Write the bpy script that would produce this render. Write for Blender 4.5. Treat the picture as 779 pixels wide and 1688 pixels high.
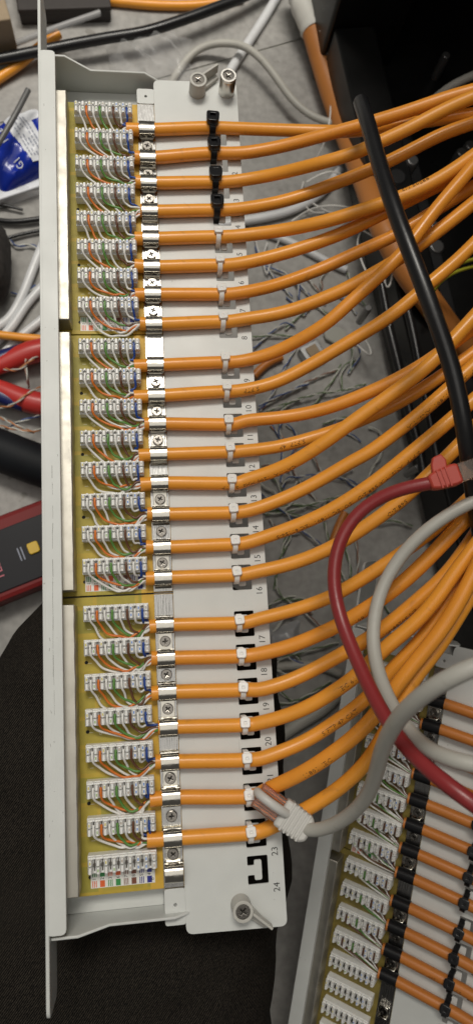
import bpy, bmesh, math, random
from mathutils import Vector, Matrix, Euler
R_ = math.radians
rnd = random.Random(7)
for o in list(bpy.data.objects): bpy.data.objects.remove(o)
scene = bpy.context.scene
C = scene.collection
MM = 0.001

# ------------------------------------------------------------------ camera, light, exposure
CAM = Vector((31.87, -91.7, 347.2)); CROT = (0.1694, -0.1188, -0.054); FPX = 1150.0
cd = bpy.data.cameras.new('camera'); cam = bpy.data.objects.new('camera', cd); C.objects.link(cam)
cam.location = CAM * MM; cam.rotation_euler = CROT
cd.sensor_fit = 'VERTICAL'; cd.sensor_height = 24; cd.lens = 24 * FPX / 1688
cd.clip_start = 0.01; cd.clip_end = 50
cd.dof.use_dof = True; cd.dof.focus_distance = 0.352; cd.dof.aperture_fstop = 7.0
scene.camera = cam

world = bpy.data.worlds.new('World'); scene.world = world; world.use_nodes = True
bg = world.node_tree.nodes['Background']; bg.inputs[0].default_value = (1.0, 0.95, 0.88, 1); bg.inputs[1].default_value = 0.10

def area(name, loc, target, sx, sy, power, col):
    l = bpy.data.lights.new(name, 'AREA'); l.shape = 'RECTANGLE'; l.size = sx; l.size_y = sy; l.energy = power; l.color = col
    o = bpy.data.objects.new(name, l); C.objects.link(o); o.location = loc
    d = Vector(target) - Vector(loc); o.rotation_euler = d.to_track_quat('-Z', 'Y').to_euler()
    return o
area('ceiling_light_field', (-0.1, 0.7, 2.4), (-0.1, 0.7, 0), 2.4, 3.2, 30, (1.0, 0.96, 0.89))
area('ceiling_lamp', (0.17, 0.95, 1.95), (0.02, 0.05, 0), 1.2, 0.42, 40, (1.0, 0.95, 0.86))

vs = scene.view_settings
vs.view_transform = 'Standard'; vs.look = 'None'; vs.exposure = 0.0; vs.gamma = 1.0; vs.use_curve_mapping = False

FZ = -215.0      # floor height, mm (panel board = 0)
CM = Euler(CROT, 'XYZ').to_matrix()
def W(x, y, z):
    "pixel of the photograph + height in mm -> point in mm"
    d = CM @ Vector(((x - 389.5) / FPX, (844 - y) / FPX, -1.0))
    return CAM + d * ((z - CAM.z) / d.z)

# ------------------------------------------------------------------ materials
def mat(name, col, rough=0.5, metal=0.0, noise=0.0, nscale=300, bump=0.0, bscale=800, spec=0.5, rvar=0.0, coat=0.0, trans=0.0, alpha=1.0, col2=None, sss=0.0):
    m = bpy.data.materials.new(name); m.use_nodes = True
    nt = m.node_tree; b = nt.nodes['Principled BSDF']; L = nt.links
    b.inputs['Base Color'].default_value = (*col, 1); b.inputs['Roughness'].default_value = rough
    b.inputs['Metallic'].default_value = metal; b.inputs['Specular IOR Level'].default_value = spec
    b.inputs['Coat Weight'].default_value = coat; b.inputs['Transmission Weight'].default_value = trans; b.inputs['Alpha'].default_value = alpha
    if sss: b.inputs['Subsurface Weight'].default_value = sss; b.inputs['Subsurface Radius'].default_value = (.002, .0015, .001)
    tc = nt.nodes.new('ShaderNodeTexCoord')
    if noise or col2:
        n = nt.nodes.new('ShaderNodeTexNoise'); n.inputs['Scale'].default_value = nscale; n.inputs['Detail'].default_value = 6
        L.new(tc.outputs['Object'], n.inputs['Vector'])
        r = nt.nodes.new('ShaderNodeValToRGB'); r.color_ramp.elements[0].position = .3; r.color_ramp.elements[1].position = .7
        c2 = col2 if col2 else tuple(min(1, c * (1 + noise)) for c in col)
        c1 = col if col2 else tuple(c * (1 - noise) for c in col)
        r.color_ramp.elements[0].color = (*c1, 1); r.color_ramp.elements[1].color = (*c2, 1)
        L.new(n.outputs['Fac'], r.inputs['Fac']); L.new(r.outputs['Color'], b.inputs['Base Color'])
    if rvar:
        n = nt.nodes.new('ShaderNodeTexNoise'); n.inputs['Scale'].default_value = nscale * .7; n.inputs['Detail'].default_value = 5
        L.new(tc.outputs['Object'], n.inputs['Vector'])
        mr = nt.nodes.new('ShaderNodeMapRange'); mr.inputs['From Min'].default_value = .3; mr.inputs['From Max'].default_value = .7
        mr.inputs['To Min'].default_value = max(.02, rough - rvar); mr.inputs['To Max'].default_value = rough + rvar
        L.new(n.outputs['Fac'], mr.inputs['Value']); L.new(mr.outputs['Result'], b.inputs['Roughness'])
    if bump:
        n = nt.nodes.new('ShaderNodeTexNoise'); n.inputs['Scale'].default_value = bscale; n.inputs['Detail'].default_value = 4
        L.new(tc.outputs['Object'], n.inputs['Vector'])
        bp = nt.nodes.new('ShaderNodeBump'); bp.inputs['Strength'].default_value = bump; bp.inputs['Distance'].default_value = .0004
        L.new(n.outputs['Fac'], bp.inputs['Height']); L.new(bp.outputs['Normal'], b.inputs['Normal'])
    return m

def m_paint():
    "light grey powder coat with grime specks and thin scratches"
    m = mat('grey_powder_coat', (.60, .615, .595), .42, noise=.035, nscale=60, bump=.12, bscale=2500, rvar=.06)
    nt = m.node_tree; L = nt.links; b = nt.nodes['Principled BSDF']
    base = b.inputs['Base Color'].links[0].from_socket
    tc = nt.nodes['Texture Coordinate']
    n = nt.nodes.new('ShaderNodeTexNoise'); n.inputs['Scale'].default_value = 420; n.inputs['Detail'].default_value = 3
    L.new(tc.outputs['Object'], n.inputs['Vector'])
    r = nt.nodes.new('ShaderNodeValToRGB'); r.color_ramp.elements[0].position = .73; r.color_ramp.elements[1].position = .80
    L.new(n.outputs['Fac'], r.inputs['Fac'])
    mp = nt.nodes.new('ShaderNodeMapping'); mp.inputs['Scale'].default_value = (900, 26, 900); mp.inputs['Rotation'].default_value = (0, 0, .12)
    L.new(tc.outputs['Object'], mp.inputs['Vector'])
    s = nt.nodes.new('ShaderNodeTexNoise'); s.inputs['Scale'].default_value = 1; s.inputs['Detail'].default_value = 2
    L.new(mp.outputs['Vector'], s.inputs['Vector'])
    rs = nt.nodes.new('ShaderNodeValToRGB'); rs.color_ramp.elements[0].position = .755; rs.color_ramp.elements[1].position = .79
    L.new(s.outputs['Fac'], rs.inputs['Fac'])
    ad = nt.nodes.new('ShaderNodeMath'); ad.operation = 'MAXIMUM'
    L.new(r.outputs['Color'], ad.inputs[0]); L.new(rs.outputs['Color'], ad.inputs[1])
    mu = nt.nodes.new('ShaderNodeMath'); mu.operation = 'MULTIPLY'; mu.inputs[1].default_value = .55
    L.new(ad.outputs[0], mu.inputs[0])
    mx = nt.nodes.new('ShaderNodeMix'); mx.data_type = 'RGBA'
    L.new(mu.outputs[0], mx.inputs[0]); L.new(base, mx.inputs[6]); mx.inputs[7].default_value = (.16, .15, .13, 1)
    L.new(mx.outputs[2], b.inputs['Base Color'])
    return m

def m_floor():
    m = mat('concrete', (.30, .295, .28), .7)
    nt = m.node_tree; L = nt.links; b = nt.nodes['Principled BSDF']; tc = nt.nodes['Texture Coordinate']
    def nz(sc, det, a, bb, c1, c2, dist=0):
        n = nt.nodes.new('ShaderNodeTexNoise'); n.inputs['Scale'].default_value = sc; n.inputs['Detail'].default_value = det; n.inputs['Distortion'].default_value = dist
        L.new(tc.outputs['Object'], n.inputs['Vector'])
        r = nt.nodes.new('ShaderNodeValToRGB'); r.color_ramp.elements[0].position = a; r.color_ramp.elements[1].position = bb
        r.color_ramp.elements[0].color = (*c1, 1); r.color_ramp.elements[1].color = (*c2, 1)
        L.new(n.outputs['Fac'], r.inputs['Fac']); return r.outputs['Color'], n
    c1, n1 = nz(9, 8, .3, .7, (.265, .258, .243), (.37, .36, .342), .4)
    c2, n2 = nz(140, 6, .35, .68, (.84, .84, .84), (1.08, 1.08, 1.08))
    c3, n3 = nz(55, 3, .66, .72, (1, 1, 1), (.55, .53, .5))
    a = nt.nodes.new('ShaderNodeMix'); a.data_type = 'RGBA'; a.blend_type = 'MULTIPLY'; a.inputs[0].default_value = 1
    L.new(c1, a.inputs[6]); L.new(c2, a.inputs[7])
    a2 = nt.nodes.new('ShaderNodeMix'); a2.data_type = 'RGBA'; a2.blend_type = 'MULTIPLY'; a2.inputs[0].default_value = .7
    L.new(a.outputs[2], a2.inputs[6]); L.new(c3, a2.inputs[7]); L.new(a2.outputs[2], b.inputs['Base Color'])
    bp = nt.nodes.new('ShaderNodeBump'); bp.inputs['Strength'].default_value = .35; bp.inputs['Distance'].default_value = .001
    L.new(n2.outputs['Fac'], bp.inputs['Height']); L.new(bp.outputs['Normal'], b.inputs['Normal'])
    return m

def m_denim():
    m = mat('black_denim', (.016, .016, .017), .9, spec=.05)
    nt = m.node_tree; L = nt.links; b = nt.nodes['Principled BSDF']; tc = nt.nodes['Texture Coordinate']
    mp = nt.nodes.new('ShaderNodeMapping'); mp.inputs['Rotation'].default_value = (0, 0, R_(38)); L.new(tc.outputs['Object'], mp.inputs['Vector'])
    w = nt.nodes.new('ShaderNodeTexWave'); w.inputs['Scale'].default_value = 330; w.inputs['Distortion'].default_value = 2.5; w.inputs['Detail'].default_value = 3; w.inputs['Detail Scale'].default_value = 3
    L.new(mp.outputs['Vector'], w.inputs['Vector'])
    n = nt.nodes.new('ShaderNodeTexNoise'); n.inputs['Scale'].default_value = 900; n.inputs['Detail'].default_value = 2; L.new(tc.outputs['Object'], n.inputs['Vector'])
    mu = nt.nodes.new('ShaderNodeMath'); mu.operation = 'MULTIPLY'; L.new(w.outputs['Fac'], mu.inputs[0]); L.new(n.outputs['Fac'], mu.inputs[1])
    r = nt.nodes.new('ShaderNodeValToRGB'); r.color_ramp.elements[0].position = .1; r.color_ramp.elements[1].position = .62
    r.color_ramp.elements[0].color = (.004, .004, .004, 1); r.color_ramp.elements[1].color = (.045, .038, .030, 1)
    L.new(mu.outputs[0], r.inputs['Fac']); L.new(r.outputs['Color'], b.inputs['Base Color'])
    bp = nt.nodes.new('ShaderNodeBump'); bp.inputs['Strength'].default_value = .4; bp.inputs['Distance'].default_value = .0005
    L.new(mu.outputs[0], bp.inputs['Height']); L.new(bp.outputs['Normal'], b.inputs['Normal'])
    return m

def m_pcb():
    "yellow-olive board: greener where copper lies under the resist"
    m = mat('circuit_board', (.42, .30, .06), .5, spec=.3)
    nt = m.node_tree; L = nt.links; b = nt.nodes['Principled BSDF']; tc = nt.nodes['Texture Coordinate']
    mp = nt.nodes.new('ShaderNodeMapping'); mp.inputs['Scale'].default_value = (62, 62, 1); mp.inputs['Location'].default_value = (.32, .1, 0); L.new(tc.outputs['Object'], mp.inputs['Vector'])
    br = nt.nodes.new('ShaderNodeTexBrick'); br.inputs['Scale'].default_value = 1.0; br.inputs['Mortar Size'].default_value = .06; br.inputs['Brick Width'].default_value = 1.25; br.inputs['Row Height'].default_value = .8
    br.inputs['Color1'].default_value = (.31, .275, .046, 1); br.inputs['Color2'].default_value = (.42, .32, .046, 1); br.inputs['Mortar'].default_value = (.45, .325, .045, 1)
    L.new(mp.outputs['Vector'], br.inputs['Vector'])
    sx = nt.nodes.new('ShaderNodeSeparateXYZ'); L.new(tc.outputs['Object'], sx.inputs[0])
    gt = nt.nodes.new('ShaderNodeMath'); gt.operation = 'GREATER_THAN'; gt.inputs[1].default_value = .0275; L.new(sx.outputs['X'], gt.inputs[0])
    mx = nt.nodes.new('ShaderNodeMix'); mx.data_type = 'RGBA'; L.new(gt.outputs[0], mx.inputs[0]); L.new(br.outputs['Color'], mx.inputs[6]); mx.inputs[7].default_value = (.60, .37, .05, 1)
    n = nt.nodes.new('ShaderNodeTexNoise'); n.inputs['Scale'].default_value = 260; n.inputs['Detail'].default_value = 5; L.new(tc.outputs['Object'], n.inputs['Vector'])
    mr = nt.nodes.new('ShaderNodeMapRange'); mr.inputs['To Min'].default_value = .8; mr.inputs['To Max'].default_value = 1.15; L.new(n.outputs['Fac'], mr.inputs['Value'])
    m2 = nt.nodes.new('ShaderNodeMix'); m2.data_type = 'RGBA'; m2.blend_type = 'MULTIPLY'; m2.inputs[0].default_value = 1
    L.new(mx.outputs[2], m2.inputs[6]); L.new(mr.outputs['Result'], m2.inputs[7]); L.new(m2.outputs[2], b.inputs['Base Color'])
    return m

def m_brushed():
    m = mat('tinned_strip', (.36, .355, .345), .26, metal=1.0)
    nt = m.node_tree; L = nt.links; b = nt.nodes['Principled BSDF']; tc = nt.nodes['Texture Coordinate']
    mp = nt.nodes.new('ShaderNodeMapping'); mp.inputs['Scale'].default_value = (1500, 120, 200); L.new(tc.outputs['Object'], mp.inputs['Vector'])
    n = nt.nodes.new('ShaderNodeTexNoise'); n.inputs['Scale'].default_value = 1; n.inputs['Detail'].default_value = 4; L.new(mp.outputs['Vector'], n.inputs['Vector'])
    bp = nt.nodes.new('ShaderNodeBump'); bp.inputs['Strength'].default_value = .5; bp.inputs['Distance'].default_value = .0003
    L.new(n.outputs['Fac'], bp.inputs['Height']); L.new(bp.outputs['Normal'], b.inputs['Normal'])
    return m

def m_cable(name, c, dirt=(.30, .13, .04), rough=.33, dirt_amt=.5):
    m = mat(name, c, rough, noise=.06, nscale=45, bump=.10, bscale=500, rvar=.08, spec=.45)
    nt = m.node_tree; L = nt.links; b = nt.nodes['Principled BSDF']; tc = nt.nodes['Texture Coordinate']
    base = b.inputs['Base Color'].links[0].from_socket
    n = nt.nodes.new('ShaderNodeTexNoise'); n.inputs['Scale'].default_value = 130; n.inputs['Detail'].default_value = 5; n.inputs['Distortion'].default_value = .6; L.new(tc.outputs['Object'], n.inputs['Vector'])
    r = nt.nodes.new('ShaderNodeValToRGB'); r.color_ramp.elements[0].position = .64; r.color_ramp.elements[1].position = .78
    L.new(n.outputs['Fac'], r.inputs['Fac'])
    mu = nt.nodes.new('ShaderNodeMath'); mu.operation = 'MULTIPLY'; mu.inputs[1].default_value = dirt_amt; L.new(r.outputs['Color'], mu.inputs[0])
    mx = nt.nodes.new('ShaderNodeMix'); mx.data_type = 'RGBA'; L.new(mu.outputs[0], mx.inputs[0]); L.new(base, mx.inputs[6]); mx.inputs[7].default_value = (*dirt, 1)
    L.new(mx.outputs[2], b.inputs['Base Color'])
    return m

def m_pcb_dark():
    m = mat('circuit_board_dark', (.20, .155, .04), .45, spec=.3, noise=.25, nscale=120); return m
M = dict(
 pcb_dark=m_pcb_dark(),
 paint=m_paint(), floor=m_floor(), denim=m_denim(), pcb=m_pcb(), strip=m_brushed(),
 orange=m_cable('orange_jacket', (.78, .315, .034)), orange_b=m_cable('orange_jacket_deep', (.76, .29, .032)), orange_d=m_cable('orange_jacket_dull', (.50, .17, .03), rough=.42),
 orange_c=m_cable('orange_conduit', (.50, .19, .045), rough=.5, dirt_amt=.3),
 red=m_cable('red_jacket', (.25, .028, .030), dirt=(.15, .03, .03)), grey=m_cable('grey_jacket', (.42, .41, .37), dirt=(.2, .18, .14), rough=.5, dirt_amt=.35),
 white=m_cable('white_jacket', (.62, .63, .64), dirt=(.35, .33, .3), dirt_amt=.3), black=m_cable('black_jacket', (.011, .011, .012), dirt=(.04, .04, .04), rough=.3, dirt_amt=.3),
 shield=mat('tinned_shield', (.44, .42, .37), .46, metal=.85, bump=.06, bscale=400, rvar=.08, nscale=200),
 clamp=mat('nickel_clamp', (.46, .44, .395), .18, metal=1.0, rvar=.07, nscale=400, bump=.05, bscale=900),
 screw=mat('nickel_screw', (.22, .205, .185), .22, metal=1.0, bump=.08, bscale=2500),
 block=mat('white_terminal_plastic', (.78, .78, .76), .38, noise=.03, nscale=300, sss=.05),
 contact_recess=mat('contact_and_recess_shade', (.10, .09, .08), .35, metal=.8),
 w_white=mat('white_wire', (.72, .71, .68), .35), w_orange=mat('orange_wire', (.60, .16, .02), .35), w_green=mat('green_wire', (.10, .24, .05), .35),
 w_brown=mat('brown_wire', (.12, .05, .025), .35), w_blue=mat('blue_wire', (.015, .055, .26), .35),
 d_yel=mat('yellow_mark', (.60, .52, .12), .5), d_grn=mat('green_mark', (.30, .46, .16), .5), d_blu=mat('blue_mark', (.10, .24, .60), .5), d_brn=mat('brown_mark', (.40, .33, .26), .5),
 p_grn=mat('print_green', (.03, .24, .06), .5), p_org=mat('print_orange', (.66, .11, .02), .5), p_brn=mat('print_brown', (.17, .055, .03), .5), p_blu=mat('print_blue', (.01, .015, .22), .5),
 label=mat('label_white', (.72, .71, .67), .5), ink=mat('black_ink', (.02, .02, .02), .6), print_ink=mat('cable_print', (.09, .035, .012), .6), silk=mat('silkscreen', (.62, .58, .40), .6),
 tie_w=mat('white_nylon', (.76, .74, .71), .3, sss=.2), tie_b=mat('black_nylon', (.010, .010, .011), .3, spec=.3),
 post=mat('grey_plastic', (.47, .46, .42), .42, noise=.04), tin=mat('tin_standoff', (.66, .64, .60), .28, metal=1.0, bump=.08, bscale=700),
 tape=mat('white_tape', (.68, .67, .62), .55, bump=.5, bscale=120), bluetape=mat('blue_tape', (.01, .06, .22), .4),
 rack=mat('black_rack_steel', (.008, .008, .008), .34, spec=.22, noise=.3, nscale=30, rvar=.08, bump=.05), rack_m=mat('black_rack_plastic', (.018, .018, .019), .5, spec=.22, noise=.3, nscale=60),
 bolt=mat('grey_bolt', (.28, .28, .28), .3, metal=.8), hole=mat('hole_shade', (.006, .006, .006), .8),
 blue_card=mat('blue_film', (.006, .025, .30), .22, bump=.25, bscale=90), white_card=mat('white_card', (.66, .68, .72), .4), brown_card=mat('cardboard', (.30, .23, .15), .75, noise=.1, nscale=80),
 dark_card=mat('dark_box', (.025, .020, .018), .6, noise=.2, nscale=40), grey_print=mat('grey_print', (.25, .27, .34), .5),
 tool_red=mat('red_grip', (.48, .035, .03), .35), tool_blue=mat('blue_grip', (.012, .018, .10), .35), steel=mat('tool_steel', (.4, .4, .4), .3, metal=1.0),
 tester_red=mat('tester_red', (.17, .014, .014), .5, spec=.25), tester_black=mat('tester_black', (.012, .012, .015), .4, spec=.2), tester_yel=mat('tester_button', (.62, .40, .02), .35), pink=mat('pink_print', (.50, .12, .16), .5),
 dark_cloth=mat('dark_cloth', (.022, .019, .017), .9, noise=.5, nscale=220, bump=.6, bscale=300), hose=mat('black_rubber_hose', (.006, .007, .009), .6, spec=.22, noise=.3, nscale=30),
 yg=mat('yellow_green_wire', (.42, .42, .03), .4), boot_red=mat('red_boot', (.44, .055, .035), .4), boot_grey=mat('grey_boot', (.54, .53, .50), .45),
 plug=mat('clear_plug', (.95, .62, .42), .08, trans=.95), plug_gold=mat('plug_wires', (.75, .27, .06), .3),
 film=mat('clear_film', (.8, .8, .8), .12, trans=.0, alpha=.16, bump=.3, bscale=60), debris=mat('grey_debris', (.36, .36, .32), .8, bump=.8, bscale=150),
)

NW = ['zero', 'one', 'two', 'three', 'four', 'five', 'six', 'seven', 'eight', 'nine', 'ten', 'eleven', 'twelve', 'thirteen', 'fourteen', 'fifteen', 'sixteen', 'seventeen', 'eighteen', 'nineteen', 'twenty', 'twenty-one', 'twenty-two', 'twenty-three', 'twenty-four']
# ------------------------------------------------------------------ mesh helpers (all in mm)
class MB:
    def __init__(s): s.v = []; s.f = []; s.m = []
    def add(s, vs, fs, mi=0, T=None):
        b = len(s.v)
        s.v += [Vector(v) if T is None else T @ Vector(v) for v in vs]
        s.f += [tuple(i + b for i in f) for f in fs]; s.m += [mi] * len(fs)
    def box(s, x0, x1, y0, y1, z0, z1, mi=0, T=None, tap=0.0):
        t = tap
        vs = [(x0, y0, z0), (x1, y0, z0), (x1, y1, z0), (x0, y1, z0), (x0 + t, y0 + t, z1), (x1 - t, y0 + t, z1), (x1 - t, y1 - t, z1), (x0 + t, y1 - t, z1)]
        s.add(vs, [(3, 2, 1, 0), (4, 5, 6, 7), (0, 1, 5, 4), (1, 2, 6, 5), (2, 3, 7, 6), (3, 0, 4, 7)], mi, T)
    def lathe(s, c, prof, n=20, mi=0, T=None):
        "prof: (r, z) from bottom to top, closed with caps"
        vs = []; fs = []
        for r, z in prof:
            for k in range(n):
                a = 2 * math.pi * k / n; vs.append((c[0] + r * math.cos(a), c[1] + r * math.sin(a), c[2] + z))
        for i in range(len(prof) - 1):
            for k in range(n):
                fs.append((i * n + k, i * n + (k + 1) % n, (i + 1) * n + (k + 1) % n, (i + 1) * n + k))
        fs.append(tuple(range(n - 1, -1, -1))); q = (len(prof) - 1) * n; fs.append(tuple(range(q, q + n)))
        s.add(vs, fs, mi, T)
    def prism(s, pts, h0, h1, plane='xy', mi=0, T=None):
        n = len(pts)
        def P(p, h): return (p[0], p[1], h) if plane == 'xy' else ((h, p[0], p[1]) if plane == 'yz' else (p[0], h, p[1]))
        vs = [P(p, h0) for p in pts] + [P(p, h1) for p in pts]
        fs = [tuple(range(n - 1, -1, -1)), tuple(range(n, 2 * n))] + [(i, (i + 1) % n, n + (i + 1) % n, n + i) for i in range(n)]
        s.add(vs, fs, mi, T)
    def tube(s, path, r, n=10, mi=0, caps=True, ell=1.0):
        rs = r if isinstance(r, (list, tuple)) else [r] * len(path)
        fr = frames(path); vs = []; fs = []
        for (p, t, u, w), rr in zip(fr, rs):
            for k in range(n):
                a = 2 * math.pi * k / n; vs.append(p + u * (math.cos(a) * rr) + w * (math.sin(a) * rr * ell))
        for i in range(len(path) - 1):
            for k in range(n): fs.append((i * n + k, i * n + (k + 1) % n, (i + 1) * n + (k + 1) % n, (i + 1) * n + k))
        if caps:
            fs.append(tuple(range(n - 1, -1, -1))); q = (len(path) - 1) * n; fs.append(tuple(range(q, q + n)))
        s.add(vs, fs, mi)
    def mesh(s, me, T, mi=0):
        s.add([v.co for v in me.vertices], [tuple(p.vertices) for p in me.polygons], mi, T)
    def build(s, name, mats, parent=None, smooth=True, bevel=0.0, ang=35, origin=None):
        me = bpy.data.meshes.new(name)
        o0 = Vector(origin) if origin is not None else Vector((0, 0, 0))
        me.from_pydata([(v - o0) * MM for v in s.v], [], s.f)
        if not isinstance(mats, (list, tuple)): mats = [mats]
        for m in mats: me.materials.append(M[m] if isinstance(m, str) else m)
        me.polygons.foreach_set('material_index', s.m)
        bm = bmesh.new(); bm.from_mesh(me); bmesh.ops.recalc_face_normals(bm, faces=bm.faces)
        if smooth:
            for f in bm.faces: f.smooth = True
            for e in bm.edges:
                if len(e.link_faces) == 2 and e.calc_face_angle(0) > R_(ang): e.smooth = False
        bm.to_mesh(me); bm.free(); me.update()
        o = bpy.data.objects.new(name, me); C.objects.link(o); o.location = o0 * MM
        if parent: o.parent = parent
        if bevel:
            b = o.modifiers.new('bevel', 'BEVEL'); b.width = bevel * MM; b.segments = 2; b.limit_method = 'ANGLE'; b.angle_limit = R_(40)
        return o

def frames(path):
    path = [Vector(p) for p in path]; out = []; n = len(path); u = None
    for i in range(n):
        t = (path[min(i + 1, n - 1)] - path[max(i - 1, 0)])
        t = t.normalized() if t.length > 1e-9 else Vector((1, 0, 0))
        if u is None:
            ref = Vector((0, 0, 1)) if abs(t.z) < .9 else Vector((0, 1, 0)); u = (ref - t * ref.dot(t)).normalized()
        else:
            u = (u - t * u.dot(t)); u = u.normalized() if u.length > 1e-6 else Vector((0, 0, 1))
        out.append((path[i], t, u, t.cross(u)))
    return out

def spline(pts, step=4.0, nmin=3):
    "centripetal-ish Catmull-Rom through points"
    P = [Vector(p) for p in pts]; P = [P[0] * 2 - P[1]] + P + [P[-1] * 2 - P[-2]]; out = []
    for i in range(1, len(P) - 2):
        a, b, c, d = P[i - 1:i + 3]; n = max(nmin, int((c - b).length / step))
        m1 = (c - a) * .5; m2 = (d - b) * .5; L = (c - b).length
        if m1.length > L * 1.2: m1 *= L * 1.2 / m1.length
        if m2.length > L * 1.2: m2 *= L * 1.2 / m2.length
        for k in range(n):
            t = k / n; t2 = t * t; t3 = t2 * t
            out.append(b * (2 * t3 - 3 * t2 + 1) + m1 * (t3 - 2 * t2 + t) + c * (-2 * t3 + 3 * t2) + m2 * (t3 - t2))
    out.append(P[-2]); return out

def smoothpath(path, it=3):
    for _ in range(it):
        path = [path[0]] + [(path[i - 1] + path[i] * 2 + path[i + 1]) / 4 for i in range(1, len(path) - 1)] + [path[-1]]
    return path

def fill_mesh(loops, depth, bev=0.0):
    "2-D outline with holes -> solid mesh, in mm (z from -depth/2 to depth/2)"
    cu = bpy.data.curves.new('tmp', 'CURVE'); cu.dimensions = '2D'; cu.fill_mode = 'BOTH'; cu.extrude = depth / 2 - bev; cu.bevel_depth = bev; cu.bevel_resolution = 1
    for lp in loops:
        sp = cu.splines.new('POLY'); sp.points.add(len(lp) - 1); sp.use_cyclic_u = True
        for q, p in zip(sp.points, lp): q.co = (p[0], p[1], 0, 1)
    ob = bpy.data.objects.new('tmp', cu); me = bpy.data.meshes.new_from_object(ob)
    bpy.data.objects.remove(ob); bpy.data.curves.remove(cu); return me

_tc = {}
def text_mesh(t, size=1.0, res=2):
    k = (t, size, res)
    if k in _tc: return _tc[k]
    cu = bpy.data.curves.new('tmp', 'FONT'); cu.body = t; cu.size = size; cu.align_x = 'CENTER'; cu.align_y = 'CENTER'; cu.resolution_u = res
    ob = bpy.data.objects.new('tmp', cu); me = bpy.data.meshes.new_from_object(ob)
    bpy.data.objects.remove(ob); bpy.data.curves.remove(cu); _tc[k] = me; return me

def rrect(x0, x1, y0, y1, r, n=4):
    out = []
    for cx, cy, a0 in ((x1 - r, y1 - r, 0), (x0 + r, y1 - r, 90), (x0 + r, y0 + r, 180), (x1 - r, y0 + r, 270)):
        for k in range(n + 1):
            a = R_(a0 + 90 * k / n); out.append((cx + r * math.cos(a), cy + r * math.sin(a)))
    return out

def rounded(poly, r, n=3):
    out = []; N = len(poly)
    for i in range(N):
        p = Vector(poly[i]); a = Vector(poly[i - 1]); b = Vector(poly[(i + 1) % N])
        rr = min(r, (a - p).length * .45, (b - p).length * .45)
        s = p + (a - p).normalized() * rr; e = p + (b - p).normalized() * rr
        for k in range(n + 1):
            t = k / n; out.append(tuple(s * (1 - t) ** 2 + p * 2 * t * (1 - t) + e * t * t))
    return out

def empty(name, label, cat, loc=(0, 0, 0), group=None):
    o = bpy.data.objects.new(name, None); C.objects.link(o); o.location = Vector(loc) * MM; o.empty_display_size = .01
    tag(o, label, cat, group); return o
def tag(o, label, cat, group=None):
    o['label'] = label; o['category'] = cat
    if group: o['group'] = group
    return o
def inst(src, name, parent, loc=(0, 0, 0)):
    o = src.copy(); o.name = name; C.objects.link(o); o.parent = parent; o.location = Vector(loc) * MM; return o

# ------------------------------------------------------------------ setting: floor, rack
ja = W(400, 91, FZ); jb = W(500, 63, FZ); jd = (jb - ja).normalized(); jn = Vector((-jd.y, jd.x, 0))
def slab(nm, sgn, par=None):
    a = ja + jn * .8 * sgn; b = MB(); b.prism([tuple((a - jd * 2200).xy), tuple((a + jd * 2200).xy), tuple((a + jd * 2200 + jn * 2400 * sgn).xy), tuple((a - jd * 2200 + jn * 2400 * sgn).xy)], FZ - 30, FZ, 'xy')
    return b.build(nm, 'floor', par)
fl = slab('floor', -1); fl['kind'] = 'structure'; slab('floor_slab', 1, fl)
b = MB(); b.box(-2600, 2800, -2600, 2900, FZ - 40, FZ - 2.0 - 28.5); b.build('joint_filler', 'debris', fl)
b = MB(); b.prism([tuple((ja - jd * 2100 - jn * .78).xy), tuple((ja + jd * 2100 - jn * .78).xy), tuple((ja + jd * 2100 + jn * .78).xy), tuple((ja - jd * 2100 + jn * .78).xy)], FZ - 20, FZ - 1.2, 'xy'); b.build('joint_filler', 'debris', fl)

# equipment rack: open black frame on the right
rk = empty('equipment_rack', 'black steel equipment rack frame standing open on the concrete floor', 'rack', (240, 100, FZ))
RO = Vector((240, 100, FZ))
def rpart(mb, name, m, bev=.6, par=rk):
    o = mb.build(name, m, par, bevel=bev); o.location = -RO * MM if par is rk else (0, 0, 0); return o
A0 = Vector((208, 405, 0)); A1 = Vector((286, -165, 0)); dA = (A1 - A0).normalized(); nA = Vector((-dA.y, dA.x, 0))
if nA.x < 0: nA = -nA
TR = Matrix(((dA.x, nA.x, 0, A0.x), (dA.y, nA.y, 0, A0.y), (0, 0, 1, FZ), (0, 0, 0, 1)))   # local: along, inward, up
LA = (A1 - A0).length
b = MB(); b.box(-71, LA, 0, 640, 0.5, 14, T=TR); rpart(b, 'base_plate', 'rack')
b = MB(); b.box(0, LA, -6, 30, 14.2, 62, T=TR); rpart(b, 'side_rail', 'rack', 2)
b = MB(); b.box(60, LA - 20, 34, 52, 14.2, 38, T=TR); rpart(b, 'inner_rail', 'rack_m', 1)
b = MB(); b.box(-70, -1, -10, 60, 0.5, 2000, T=TR); rpart(b, 'corner_post', 'rack', 3)
b = MB(); b.box(LA + 110, LA + 170, 150, 210, 0.5, 379, T=TR); rpart(b, 'corner_post', 'rack', 3)  # added out of view, only carries the light-blocking box
b = MB(); b.box(-76, -71, 40, 640, 0.5, 2000, T=TR); rpart(b, 'side_panel', 'rack', 1)
b = MB(); b.box(10, LA + 165, 70, 600, 380, 1900, T=TR); rpart(b, 'unseen_light_blocker', 'rack_m', 4)  # unseen box, added to block ceiling light and darken the lower right
b = MB(); b.box(-70, LA + 70, 641, 655, 0.5, 2000, T=TR); rpart(b, 'back_panel', 'rack', 1)
b = MB(); b.box(120, 150, 150, 620, 60, 90, T=TR); rpart(b, 'cross_rail', 'rack_m', 2)
b = MB(); b.box(300, 340, 120, 620, 40, 70, T=TR); rpart(b, 'cross_rail', 'rack_m', 2)
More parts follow.
